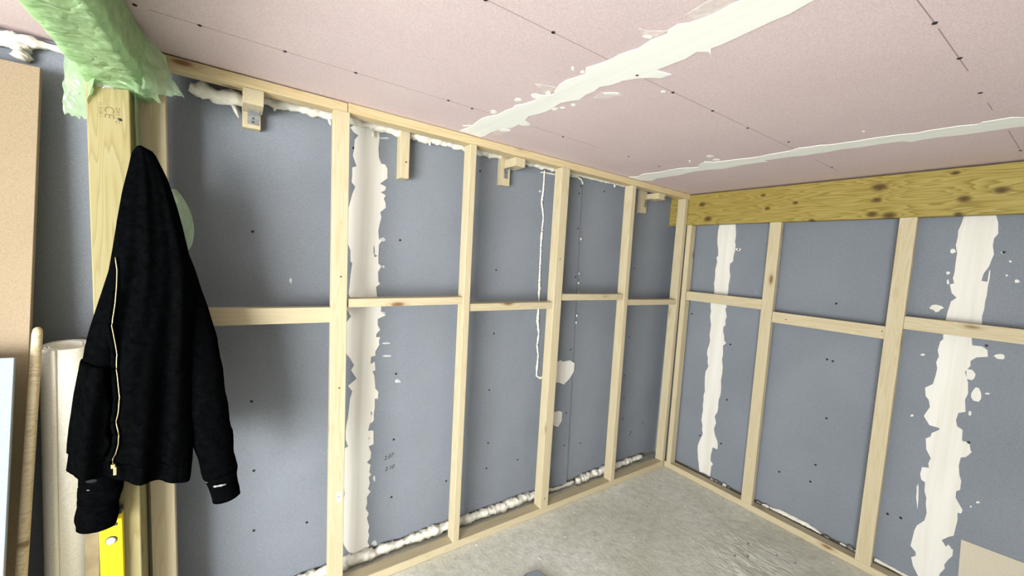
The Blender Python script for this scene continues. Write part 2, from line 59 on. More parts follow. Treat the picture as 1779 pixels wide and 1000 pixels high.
    'strip': [(-1.2896, 2.0755), (-0.9793, 2.0844), (-0.9033, 0.0236), (-1.0804, 0.0411), (-1.1375, 0.7834), (-1.2296, 0.8093)],
    'strip_bead': [(-1.2947, 2.0814), (-1.2926, 1.9663), (-1.2994, 1.897), (-1.2781, 1.8139), (-1.2813, 1.6575), (-1.274, 1.4828), (-1.2632, 1.2699), (-1.2636, 1.1767), (-1.2464, 1.0893), (-1.2534, 1.017), (-1.2391, 0.9612), (-1.2398, 0.8695), (-1.2403, 0.8253), (-1.2108, 0.8071), (-1.1831, 0.8113)],
    'strip_bead2': [(-1.3198, 2.0667), (-1.2533, 2.0719), (-1.194, 2.0755)],
    'strip_bead3': [(-1.09, 2.0868), (-1.0259, 2.0909), (-0.989, 2.0791), (-0.9707, 2.0529)],
    'strip_dots': [(-0.9523, 1.7032), (-0.943, 1.4773), (-0.9411, 1.4125), (-0.9343, 1.3514), (-0.9332, 1.1973), (-0.9334, 1.1508)],
    'sl': [(-2.7424, 1.5789), (-2.7339, 0.882), (-2.7205, 0.5821), (-2.7156, 0.316), (-2.5131, 0.2832), (-2.1447, 1.5951), (-2.1329, 0.9319), (-2.1285, 0.5926), (-2.126, 0.2878), (-1.8209, 0.2899), (-2.3748, 1.9842), (-1.726, 2.0013), (-1.5824, 1.4728), (-1.5699, 1.107), (-1.5762, 0.7744), (-1.56, 0.452), (-1.5604, 0.2967), (-1.3335, 0.295), (-1.2568, 1.9765), (-0.7562, 2.0412), (-0.3703, 1.536), (-0.3589, 1.019), (-0.3721, 0.7234), (-0.3551, 0.5465), (-0.3466, 0.3821), (-0.0978, 0.3043), (-0.2337, 0.2549), (-0.2454, 0.2385), (-0.7885, 0.2856)],
    'ss': [(-0.9897, 2.0389), (-0.9996, 1.9899), (-0.9853, 1.7673), (-0.9716, 1.4535), (-0.9636, 0.9699), (-0.959, 0.536), (-0.9544, 0.3104)],
    'sr': [(-0.3442, 1.7188), (-0.0506, 1.2171), (-0.3595, 1.0437), (-0.9306, 1.4114), (-0.9205, 1.0751), (-0.9487, 1.0717), (-0.9531, 0.7276), (-0.9294, 0.4283), (-0.7476, 0.2945), (-0.9145, 0.3154), (-0.377, 0.6458), (-0.3702, 0.319), (-0.2099, 0.3125), (-1.264, 0.3163), (-1.315, 0.3243), (-1.5191, 1.7251), (-1.5111, 1.2883), (-1.5026, 0.8159)],
    'sc': [(-2.335, -0.9051), (-2.1361, -0.9096), (-3.0155, -0.2901), (-2.8846, -0.2885), (-3.0194, -0.0557), (-2.6805, -0.2921), (-2.4759, -0.2977), (-2.1432, -0.3089), (-2.0381, -0.3028), (-1.5591, -0.3052), (-1.8003, -0.9091), (-1.6209, -0.9123), (-1.3894, -0.9204), (-1.1331, -0.9239), (-1.5294, -1.4959), (-1.2953, -1.5054), (-0.9948, -1.5116), (-0.1734, -1.542), (-0.2919, -0.9505), (-1.1069, -0.3172), (-0.8392, -0.315), (-0.8546, -0.9636)],
    'cl': [[(-2.9898, -0.2863), (-2.6416, -0.2912)], [(-2.6416, -0.2912), (-1.9627, -0.3103)], [(-1.7444, -0.3135), (-1.3239, -0.308)], [(-2.335, -0.9051), (-1.9352, -0.9107)], [(-1.7628, -0.9081), (-0.739, -0.9392)], [(-0.4904, -0.9423), (-0.198, -0.9479)], [(-1.6586, -1.4886), (-1.5193, -1.4962)], [(-1.496, -1.4965), (-1.1897, -1.5087)], [(-0.8818, -1.5162), (-0.8003, -1.5188)], [(-0.5117, -1.5328), (-0.1734, -1.542)]],
    'cblobs': [[(-1.9405, -0.1192), (-1.9385, -0.1143), (-1.9449, -0.1049), (-1.9509, -0.0955), (-1.9615, -0.0878), (-1.965, -0.0893), (-1.9705, -0.0921), (-1.9679, -0.1003), (-1.9587, -0.1106), (-1.9512, -0.1213), (-1.9412, -0.127)], [(-1.9475, -0.343), (-1.9429, -0.3366), (-1.9443, -0.322), (-1.9486, -0.3146), (-1.9555, -0.3152), (-1.963, -0.3205), (-1.9681, -0.3289), (-1.9715, -0.3373), (-1.9682, -0.347), (-1.9611, -0.3503), (-1.9552, -0.3487)], [(-1.945, -0.5106), (-1.9428, -0.5036), (-1.9434, -0.4954), (-1.9496, -0.4895), (-1.955, -0.4863), (-1.9622, -0.4868), (-1.9641, -0.4965), (-1.9682, -0.5034), (-1.9644, -0.5111), (-1.96, -0.5161), (-1.9517, -0.5134)], [(-1.9224, -0.5814), (-1.9154, -0.5719), (-1.9165, -0.5629), (-1.9201, -0.5524), (-1.9276, -0.5528), (-1.9372, -0.5589), (-1.9463, -0.5668), (-1.9475, -0.579), (-1.9433, -0.5815), (-1.9375, -0.5884), (-1.9309, -0.5911)], [(-1.9042, -0.6257), (-1.8953, -0.6166), (-1.8975, -0.6138), (-1.8989, -0.6058), (-1.9045, -0.6024), (-1.9126, -0.6085), (-1.9217, -0.6175), (-1.9226, -0.6251), (-1.9238, -0.635), (-1.9151, -0.6348), (-1.911, -0.632)], [(-1.9664, -0.8086), (-1.963, -0.8034), (-1.9623, -0.8007), (-1.9625, -0.7971), (-1.9651, -0.7967), (-1.9704, -0.7999), (-1.9746, -0.8048), (-1.978, -0.8088), (-1.9787, -0.814), (-1.9761, -0.8149), (-1.97, -0.8122)], [(-1.9285, -0.8143), (-1.9259, -0.8115), (-1.9259, -0.8068), (-1.9284, -0.8035), (-1.9319, -0.8029), (-1.9368, -0.8032), (-1.9392, -0.8072), (-1.9405, -0.8101), (-1.9392, -0.8148), (-1.9367, -0.8173), (-1.9316, -0.816)], [(-1.7742, -0.334), (-1.7629, -0.3188), (-1.7691, -0.3029), (-1.776, -0.2913), (-1.7892, -0.289), (-1.8028, -0.2906), (-1.8131, -0.3064), (-1.8139, -0.3194), (-1.8074, -0.3332), (-1.8006, -0.3427), (-1.7878, -0.3389)], [(-1.7802, -0.1992), (-1.7792, -0.1858), (-1.7822, -0.1765), (-1.7914, -0.1592), (-1.802, -0.156), (-1.8134, -0.1565), (-1.8212, -0.1641), (-1.8196, -0.1782), (-1.8132, -0.192), (-1.8043, -0.2014), (-1.7919, -0.2047)], [(-1.7965, -0.5361), (-1.7927, -0.5306), (-1.7922, -0.5245), (-1.7965, -0.5166), (-1.8023, -0.515), (-1.8106, -0.5172), (-1.813, -0.5231), (-1.8149, -0.5301), (-1.8136, -0.5371), (-1.8082, -0.5401), (-1.7991, -0.543)], [(-1.7825, -0.566), (-1.7819, -0.5626), (-1.7836, -0.5571), (-1.7858, -0.5522), (-1.7915, -0.5509), (-1.7938, -0.5526), (-1.798, -0.5536), (-1.7959, -0.5585), (-1.7961, -0.564), (-1.7921, -0.5653), (-1.7858, -0.5669)], [(-1.7731, -0.6138), (-1.7703, -0.6086), (-1.7694, -0.6009), (-1.7713, -0.5969), (-1.7769, -0.596), (-1.7842, -0.5995), (-1.7865, -0.6058), (-1.7902, -0.6098), (-1.7873, -0.6135), (-1.784, -0.6176), (-1.7797, -0.6155)], [(-0.8392, -0.6301), (-0.8353, -0.6235), (-0.8336, -0.6126), (-0.8353, -0.6038), (-0.8465, -0.6009), (-0.8571, -0.6011), (-0.8662, -0.6056), (-0.8714, -0.6159), (-0.8698, -0.623), (-0.8652, -0.6293), (-0.8523, -0.6285)], [(-0.7619, -0.6194), (-0.7521, -0.6144), (-0.7478, -0.6), (-0.7579, -0.5948), (-0.7625, -0.589), (-0.7794, -0.5873), (-0.7882, -0.598), (-0.7957, -0.6066), (-0.7922, -0.6134), (-0.7835, -0.6202), (-0.7708, -0.6247)], [(-0.8212, -0.4946), (-0.8116, -0.4879), (-0.8031, -0.4811), (-0.8005, -0.4753), (-0.8149, -0.4797), (-0.822, -0.4834), (-0.8343, -0.4912), (-0.8453, -0.4994), (-0.8444, -0.5021), (-0.8439, -0.5054), (-0.8346, -0.5024)], [(-0.811, -1.2056), (-0.8076, -1.2039), (-0.8037, -1.2014), (-0.8061, -1.1992), (-0.8086, -1.1972), (-0.8154, -1.1972), (-0.8209, -1.1991), (-0.8221, -1.2012), (-0.8241, -1.2034), (-0.8215, -1.2057), (-0.8167, -1.2064)], [(-1.9368, -1.0598), (-1.9344, -1.0578), (-1.9352, -1.0521), (-1.9422, -1.0483), (-1.9468, -1.0455), (-1.9501, -1.0456), (-1.9553, -1.0454), (-1.9558, -1.0505), (-1.9522, -1.0557), (-1.9471, -1.0593), (-1.94, -1.0611)], [(-1.7372, -0.7873), (-1.7358, -0.7805), (-1.7464, -0.7689), (-1.7567, -0.758), (-1.7632, -0.7506), (-1.7735, -0.749), (-1.7788, -0.7511), (-1.7745, -0.76), (-1.7673, -0.7693), (-1.7569, -0.7806), (-1.7468, -0.7863)], [(-1.6428, -0.8973), (-1.6393, -0.8961), (-1.6397, -0.8931), (-1.6415, -0.8883), (-1.6454, -0.8863), (-1.6502, -0.8878), (-1.6534, -0.89), (-1.6552, -0.8927), (-1.6536, -0.8967), (-1.6484, -0.8986), (-1.6447, -0.9005)]],
    'csmear': [[(-1.9535, -1.1604), (-1.9629, -1.2262), (-1.9231, -1.2726), (-1.9085, -1.2163), (-1.9098, -1.1698)], [(-1.9928, -1.0598), (-1.9654, -1.0679), (-1.9295, -1.0998), (-1.9288, -1.0496), (-1.948, -1.0464)], [(-1.9927, -0.6457), (-1.925, -0.6747), (-1.9006, -0.616), (-1.9212, -0.6092)], [(-1.7899, -0.7554), (-1.7212, -0.7836), (-1.7412, -0.7241), (-1.7696, -0.6963)], [(-1.8208, -0.1676), (-1.7859, -0.1817), (-1.7723, -0.1126), (-1.8063, -0.0636)]],
    'tan': [(-1.5255, 0.3431), (-1.7103, 0.353), (-1.7185, 0.2696), (-1.5386, 0.1348)],
    'text': [(-2.1704, 0.4941), (-2.1649, 0.4356)],
    'sticker': [(-2.4255, 0.4844), (-2.4046, 0.4861), (-2.4008, 0.4457), (-2.4219, 0.4469)],
    'hd': {'bl': [(-3.0306, 1.7842), (-3.0401, 1.7694), (-3.0472, 1.7234), (-3.059, 1.6574), (-3.0696, 1.5758), (-3.0791, 1.4943), (-3.0874, 1.4291), (-3.099, 1.38), (-3.1106, 1.3313), (-3.1256, 1.2667), (-3.1348, 1.2185), (-3.1429, 1.154), (-3.1522, 1.0896), (-3.1581, 1.033), (-3.164, 0.9846), (-3.1675, 0.9523), (-3.1701, 0.9081), (-3.1748, 0.8676)], 'br': [(-3.0198, 1.7898), (-2.999, 1.7813), (-2.9891, 1.767), (-2.9764, 1.7366), (-2.9636, 1.7057), (-2.9544, 1.6737), (-2.941, 1.6247), (-2.9301, 1.5746), (-2.9161, 1.5063), (-2.9061, 1.4453), (-2.9, 1.3832), (-2.8966, 1.3112), (-2.896, 1.2386), (-2.8951, 1.1284), (-2.8955, 1.017), (-2.896, 0.9042), (-2.8982, 0.8286), (-2.902, 0.7684)], 'zip': [(-3.0667, 1.4695), (-3.0623, 1.4337), (-3.0625, 1.3865), (-3.0648, 1.3389), (-3.0706, 1.2833), (-3.0662, 1.243), (-3.0617, 1.2024), (-3.063, 1.1619), (-3.0596, 1.1289), (-3.0539, 1.0788), (-3.0563, 1.0377), (-3.0622, 1.0056), (-3.0553, 0.9792), (-3.0565, 0.946), (-3.0635, 0.914), (-3.0717, 0.8992), (-3.0694, 0.8784)], 'rs': [(-2.9572, 1.5551), (-2.9295, 1.4165), (-2.8978, 1.2716), (-2.8795, 1.1591), (-2.8652, 1.0437), (-2.8504, 0.9254), (-2.8338, 0.8035), (-2.8205, 0.736), (-2.807, 0.6631)], 'rsr': (0.02, 0.034, 0.04, 0.048, 0.05, 0.05, 0.052, 0.047, 0.039), 'ls': [(-3.0741, 1.3432), (-3.0841, 1.2073), (-3.1001, 1.0713), (-3.1101, 0.9601), (-3.1081, 0.8631), (-3.1083, 0.7923), (-3.117, 0.7324), (-3.1221, 0.6624)]}
}

H = 2.12          # ceiling height
D = 0.16          # face of the blue boards behind the left frame
DR = 0.10         # face of the blue boards behind the right frame
X_END, Y_BACK = -4.0, -3.6

# ------------------------------------------------------------------ material helpers
MATS = {}
def mat(name):
    m = bpy.data.materials.new(name); m.use_nodes = True
    MATS[name] = m
    nt = m.node_tree
    return m, nt, nt.nodes['Principled BSDF']
def nd(nt, t, **kw):
    n = nt.nodes.new(t)
    for k, v in kw.items():
        if k in n.inputs: n.inputs[k].default_value = v
        else: setattr(n, k, v)
    return n
def ramp(nt, fac, stops):
    r = nt.nodes.new('ShaderNodeValToRGB')
    while len(r.color_ramp.elements) < len(stops): r.color_ramp.elements.new(0.5)
    for e, (p, c) in zip(r.color_ramp.elements, stops):
        e.position = p; e.color = c if len(c) == 4 else (*c, 1)
    nt.links.new(fac, r.inputs[0])
    return r
def mix(nt, fac, a, b):
    m = nt.nodes.new('ShaderNodeMix'); m.data_type = 'RGBA'
    if isinstance(fac, (int, float)): m.inputs[0].default_value = fac
    else: nt.links.new(fac, m.inputs[0])
    for i, v in ((6, a), (7, b)):
        if isinstance(v, tuple): m.inputs[i].default_value = (*v, 1) if len(v) == 3 else v
        else: nt.links.new(v, m.inputs[i])
    return m.outputs[2]
def math_(nt, op, a, b=0.0):
    m = nt.nodes.new('ShaderNodeMath'); m.operation = op
    for i, v in ((0, a), (1, b)):
        if isinstance(v, (int, float)): m.inputs[i].default_value = v
        else: nt.links.new(v, m.inputs[i])
    return m.outputs[0]
def bump(nt, bsdf, height, strength, dist):
    b = nd(nt, 'ShaderNodeBump'); b.inputs['Strength'].default_value = strength
    b.inputs['Distance'].default_value = dist
    nt.links.new(height, b.inputs['Height']); nt.links.new(b.outputs[0], bsdf.inputs['Normal'])
def coords(nt, scale=(1, 1, 1), rnd=True):
    tc = nd(nt, 'ShaderNodeTexCoord')
    out = tc.outputs['Object']
    if rnd:
        oi = nd(nt, 'ShaderNodeObjectInfo')
        v = nd(nt, 'ShaderNodeVectorMath', operation='SCALE')
        v.inputs[0].default_value = (7.3, 3.1, 5.7)
        nt.links.new(oi.outputs['Random'], v.inputs['Scale'])
        a = nd(nt, 'ShaderNodeVectorMath', operation='ADD')
        nt.links.new(out, a.inputs[0]); nt.links.new(v.outputs[0], a.inputs[1]); out = a.outputs[0]
    mp = nd(nt, 'ShaderNodeMapping'); mp.inputs['Scale'].default_value = scale
    nt.links.new(out, mp.inputs['Vector'])
    return mp.outputs[0]

def wood_mat(name, light, mid, dark, knot, grain=1.0, rough=0.62, knot_r=0.11, stain=None, knots=()):
    """boards: local X is the length of the piece"""
    m, nt, b = mat(name)
    c = coords(nt, (0.55, 9.0, 9.0))
    n1 = nd(nt, 'ShaderNodeTexNoise'); n1.inputs['Scale'].default_value = 2.2; n1.inputs['Detail'].default_value = 2
    nt.links.new(c, n1.inputs['Vector'])
    # knots swell the rings round them
    ck = coords(nt, (3.0, 9.0, 9.0))
    vo = nd(nt, 'ShaderNodeTexVoronoi'); vo.inputs['Scale'].default_value = 1.0
    nt.links.new(ck, vo.inputs['Vector'])
    swell = math_(nt, 'DIVIDE', 0.06, math_(nt, 'ADD', vo.outputs['Distance'], 0.10))
    ph = math_(nt, 'ADD', math_(nt, 'MULTIPLY', n1.outputs['Fac'], 11.0 * grain), math_(nt, 'MULTIPLY', swell, 6.0))
    kmask = None
    for (kx, kz, kr_) in knots:      # knots at measured places on the face
        tc = nd(nt, 'ShaderNodeTexCoord')
        v = nd(nt, 'ShaderNodeVectorMath', operation='SUBTRACT'); v.inputs[1].default_value = (kx, 0, kz)
        nt.links.new(tc.outputs['Object'], v.inputs[0])
        mp = nd(nt, 'ShaderNodeMapping'); mp.inputs['Scale'].default_value = (0.62 / kr_, 0, 1 / kr_)
        nt.links.new(v.outputs[0], mp.inputs['Vector'])
        ln = nd(nt, 'ShaderNodeVectorMath', operation='LENGTH'); nt.links.new(mp.outputs[0], ln.inputs[0])
        ph = math_(nt, 'ADD', ph, math_(nt, 'DIVIDE', 2.2, math_(nt, 'ADD', ln.outputs['Value'], 0.9)))
        km = ramp(nt, ln.outputs['Value'], [(0.0, (1, 1, 1)), (0.45, (0.8, 0.8, 0.8)), (0.75, (0.35, 0.35, 0.35)), (1.0, (0, 0, 0))]).outputs[0]
        kmask = km if kmask is None else math_(nt, 'MAXIMUM', kmask, km)
    ring = math_(nt, 'FRACT', ph)
    rr = ramp(nt, ring, [(0.0, light), (0.55, mid), (0.86, dark), (1.0, light)])
    # fine fibres
    cf = coords(nt, (2.5, 160.0, 160.0))
    nf = nd(nt, 'ShaderNodeTexNoise'); nf.inputs['Scale'].default_value = 1.0; nf.inputs['Detail'].default_value = 3
    nt.links.new(cf, nf.inputs['Vector'])
    col = mix(nt, math_(nt, 'MULTIPLY', nf.outputs['Fac'], 0.35), rr.outputs[0], mid)
    # broad tone change along the piece
    cb = coords(nt, (1.4, 4.0, 4.0))
    nb = nd(nt, 'ShaderNodeTexNoise'); nb.inputs['Scale'].default_value = 1.0; nb.inputs['Detail'].default_value = 1
    nt.links.new(cb, nb.inputs['Vector'])
    tone = ramp(nt, nb.outputs['Fac'], [(0.35, (0, 0, 0)), (0.7, (1, 1, 1))])
    col = mix(nt, math_(nt, 'MULTIPLY', tone.outputs[0], 0.45), col, stain or mid)
    kr = ramp(nt, vo.outputs['Distance'], [(0.0, (1, 1, 1)), (knot_r * 0.6, (0.85, 0.85, 0.85)), (knot_r, (0.22, 0.22, 0.22)), (knot_r * 1.7, (0, 0, 0))])
    col = mix(nt, kr.outputs[0] if not knots else 0.0, col, knot)
    if kmask is not None: col = mix(nt, kmask, col, knot)
    nt.links.new(col, b.inputs['Base Color'])
    b.inputs['Roughness'].default_value = rough
    b.inputs['Specular IOR Level'].default_value = 0.25
    bump(nt, b, nf.outputs['Fac'], 0.12, 0.001)
    return m

W_PINE = wood_mat('planed_pine', (0.543, 0.477, 0.328), (0.524, 0.448, 0.292), (0.486, 0.391, 0.228), (0.190, 0.102, 0.039), 0.8)
W_PLATE = wood_mat('pine_plate', (0.604, 0.501, 0.309), (0.582, 0.465, 0.266), (0.516, 0.383, 0.199), (0.184, 0.081, 0.029), 1.0)  # warmer pine tone for the two top plates
W_GREEN = wood_mat('pressure_treated_timber', (0.392, 0.320, 0.100), (0.320, 0.252, 0.064), (0.200, 0.148, 0.028), (0.068, 0.036, 0.010), 1.3, 0.6, 0.13, (0.288, 0.188, 0.040), [(-1.4191, 0.0361, 0.022), (-0.9778, -0.0231, 0.013), (-0.8233, 0.0013, 0.013), (-0.4426, 0.0527, 0.028), (-0.4475, -0.0134, 0.018), (-0.4586, -0.0888, 0.02), (-0.389, -0.0987, 0.024), (-0.7291, -0.1109, 0.014), (-1.0107, 0.0642, 0.012), (-0.1754, 0.0904, 0.014), (-0.1358, -0.0346, 0.02), (-0.0279, -0.006, 0.022), (-1.3644, -0.0713, 0.024), (-0.1468, -0.1062, 0.014)])
W_POST = wood_mat('treated_post_timber', (0.317, 0.276, 0.145), (0.295, 0.250, 0.113), (0.240, 0.190, 0.077), (0.059, 0.027, 0.010), 0.9, 0.6, 0.10)
W_POLE = wood_mat('worn_pole_wood', (0.66, 0.56, 0.38), (0.58, 0.48, 0.31), (0.42, 0.33, 0.2), (0.2, 0.12, 0.06), 1.0)

def board_mat(name, c1, c2, scuff=None, rough=0.75):
    m, nt, b = mat(name)
    c = coords(nt, (1, 1, 1), False)
    n = nd(nt, 'ShaderNodeTexNoise'); n.inputs['Scale'].default_value = 2.2; n.inputs['Detail'].default_value = 3
    nt.links.new(c, n.inputs['Vector'])
    f = nd(nt, 'ShaderNodeTexNoise'); f.inputs['Scale'].default_value = 260; f.inputs['Detail'].default_value = 2
    nt.links.new(c, f.inputs['Vector'])
    r = ramp(nt, n.outputs['Fac'], [(0.35, c1), (0.68, c2)])
    fr = ramp(nt, f.outputs['Fac'], [(0.35, (0.90, 0.90, 0.90)), (0.65, (1.06, 1.06, 1.06))])
    mm = nt.nodes.new('ShaderNodeMix'); mm.data_type = 'RGBA'; mm.blend_type = 'MULTIPLY'; mm.inputs[0].default_value = 1
    nt.links.new(r.outputs[0], mm.inputs[6]); nt.links.new(fr.outputs[0], mm.inputs[7])
    col = mm.outputs[2]
    if scuff:
        s = nd(nt, 'ShaderNodeTexNoise'); s.inputs['Scale'].default_value = 4.5; s.inputs['Detail'].default_value = 6; s.inputs['Roughness'].default_value = 0.75
        nt.links.new(coords(nt, (1, 1, 0.45), False), s.inputs['Vector'])
        sr = ramp(nt, s.outputs['Fac'], [(0.66, (0, 0, 0)), (0.80, (0.5, 0.5, 0.5))])
        col = mix(nt, sr.outputs[0], col, scuff)
    nt.links.new(col, b.inputs['Base Color'])
    b.inputs['Roughness'].default_value = rough
    b.inputs['Specular IOR Level'].default_value = 0.25
    return m
M_BLUE = board_mat('blue_plasterboard_paper', (0.196, 0.217, 0.247), (0.221, 0.242, 0.277), (0.31, 0.33, 0.35))
M_PINK = board_mat('pink_plasterboard_paper', (0.661, 0.530, 0.535), (0.694, 0.568, 0.568))
M_MDF = board_mat('fibreboard_face', (0.303, 0.235, 0.152), (0.332, 0.257, 0.171))
M_TAN = board_mat('bare_beige_board', (0.510, 0.468, 0.357), (0.561, 0.510, 0.399))
M_PALE = board_mat('pale_wall_paint', (0.66, 0.66, 0.65), (0.72, 0.72, 0.71))
M_ROLL = board_mat('cream_underlay', (0.82, 0.79, 0.70), (0.86, 0.83, 0.76))
M_LBLUE = board_mat('light_blue_board_paper', (0.292, 0.350, 0.408), (0.321, 0.373, 0.426))
M_CORE = board_mat('gypsum_core', (0.62, 0.60, 0.56), (0.70, 0.68, 0.64))

def plaster_mat(name, a, bcol, axis):
    m, nt, b = mat(name)
    sc = (26, 26, 1.3) if axis == 'z' else (26, 1.3, 26)
    n = nd(nt, 'ShaderNodeTexNoise'); n.inputs['Scale'].default_value = 1.0; n.inputs['Detail'].default_value = 4
    nt.links.new(coords(nt, sc, False), n.inputs['Vector'])
    r = ramp(nt, n.outputs['Fac'], [(0.32, a), (0.62, bcol)])
    nt.links.new(r.outputs[0], b.inputs['Base Color'])
    b.inputs['Roughness'].default_value = 0.8
    b.inputs['Specular IOR Level'].default_value = 0.2
    bump(nt, b, n.outputs['Fac'], 0.35, 0.002)
    return m
M_PLW = plaster_mat('wall_joint_plaster', (0.684, 0.655, 0.579), (0.759, 0.745, 0.693), 'z')
M_PLC = plaster_mat('ceiling_joint_plaster', (0.86, 0.865, 0.80), (0.92, 0.92, 0.865), 'y')

def plain(name, col, rough=0.6, metal=0.0, spec=0.3, noise_amt=0.0, nscale=30, bump_s=0.0):
    m, nt, b = mat(name)
    if noise_amt:
        n = nd(nt, 'ShaderNodeTexNoise'); n.inputs['Scale'].default_value = nscale; n.inputs['Detail'].default_value = 4
        nt.links.new(coords(nt, (1, 1, 1), False), n.inputs['Vector'])
        lo = tuple(v * (1 - noise_amt) for v in col); hi = tuple(min(1, v * (1 + noise_amt)) for v in col)
        r = ramp(nt, n.outputs['Fac'], [(0.3, lo), (0.7, hi)])
        nt.links.new(r.outputs[0], b.inputs['Base Color'])
        if bump_s: bump(nt, b, n.outputs['Fac'], bump_s, 0.004)
    else:
        b.inputs['Base Color'].default_value = (*col, 1)
    b.inputs['Roughness'].default_value = rough; b.inputs['Metallic'].default_value = metal
    b.inputs['Specular IOR Level'].default_value = spec
    return m
M_SMEAR = plain('thin_plaster_smear', (0.70, 0.61, 0.58), 0.8, noise_amt=0.12, nscale=60)
M_FAINTSMEAR = plain('thin_grey_smear', (0.52, 0.53, 0.54), 0.8, noise_amt=0.15, nscale=80)
M_FOAM = plain('expanding_foam', (0.747, 0.720, 0.630), 0.75, noise_amt=0.07, nscale=60, bump_s=0.5)
M_SCREW = plain('black_screw', (0.012, 0.012, 0.014), 0.5)
M_PENCIL = plain('pencil_mark', (0.035, 0.035, 0.045), 0.7)
M_FAINT = plain('faint_pencil_line', (0.36, 0.245, 0.24), 0.8)
M_INK = plain('stamp_ink', (0.19, 0.15, 0.06), 0.8)
M_STEEL = plain('galvanised_steel', (0.50, 0.52, 0.53), 0.38, 0.9, 0.5, 0.25, 60)
M_BRASS = plain('brass_zip', (0.42, 0.34, 0.18), 0.4, 0.8, 0.5)
M_YELLOW = plain('yellow_level_paint', (0.90, 0.70, 0.004), 0.4, 0, 0.4)
M_YELLOW2 = plain('yellow_level_groove', (0.74, 0.50, 0.004), 0.5)
M_DARKPL = plain('dark_grey_plastic', (0.05, 0.05, 0.055), 0.45)
M_VIAL = plain('vial_glass', (0.55, 0.56, 0.50), 0.12, 0, 0.6)
M_STICK = plain('white_sticker', (0.82, 0.82, 0.85), 0.5)
M_STICKINK = plain('sticker_print', (0.32, 0.32, 0.37), 0.6)
M_BLOCK = plain('blockwork', (0.30, 0.29, 0.27), 0.9, noise_amt=0.2, nscale=12)
M_NEARBLACK = plain('near_black_edge', (0.02, 0.017, 0.015), 0.9)  # near-black, for the visible edge of the floor scrap
M_DEBRIS = plain('dusty_rubble', (0.20, 0.19, 0.19), 0.9, noise_amt=0.4, nscale=60)
M_DUST = plain('plaster_crumb_white', (0.80, 0.79, 0.74), 0.8)
M_BROWN = plain('dull_brown_batten', (0.34, 0.27, 0.16), 0.7, noise_amt=0.25, nscale=20)  # dull brown with random tone variation

# black fleece
def cloth_mat(name, splash=None):
    m, nt, b = mat(name)
    c = coords(nt, (1, 1, 1), False)
    n = nd(nt, 'ShaderNodeTexNoise'); n.inputs['Scale'].default_value = 55; n.inputs['Detail'].default_value = 6; n.inputs['Roughness'].default_value = 0.7
    nt.links.new(c, n.inputs['Vector'])
    r = ramp(nt, n.outputs['Fac'], [(0.3, (0.0008, 0.0009, 0.001)), (0.75, (0.0028, 0.0032, 0.0036))])
    col = r.outputs[0]
    for (p, rad, amt) in (splash or []):
        v = nd(nt, 'ShaderNodeVectorMath', operation='SUBTRACT'); v.inputs[1].default_value = p
        tc = nd(nt, 'ShaderNodeTexCoord'); nt.links.new(tc.outputs['Object'], v.inputs[0])
        mp = nd(nt, 'ShaderNodeMapping'); mp.inputs['Rotation'].default_value = (0, math.radians(22), 0)
        mp.inputs['Scale'].default_value = (1 / rad[0], 0.0, 1 / rad[1])
        nt.links.new(v.outputs[0], mp.inputs['Vector'])
        ln = nd(nt, 'ShaderNodeVectorMath', operation='LENGTH'); nt.links.new(mp.outputs[0], ln.inputs[0])
        nn = nd(nt, 'ShaderNodeTexNoise'); nn.inputs['Scale'].default_value = 70; nn.inputs['Detail'].default_value = 3
        nt.links.new(c, nn.inputs['Vector'])
        d = math_(nt, 'ADD', ln.outputs['Value'], math_(nt, 'MULTIPLY', nn.outputs['Fac'], 0.9))
        k = ramp(nt, d, [(0.0, (amt, amt, amt)), (0.75, (amt, amt, amt)), (1.0, (0, 0, 0))])
        col = mix(nt, k.outputs[0], col, (0.55, 0.58, 0.58))
    nt.links.new(col, b.inputs['Base Color'])
    b.inputs['Roughness'].default_value = 0.95
    b.inputs['Specular IOR Level'].default_value = 0.0
    bump(nt, b, n.outputs['Fac'], 0.5, 0.003)
    return m
M_CLOTH = cloth_mat('black_fleece')

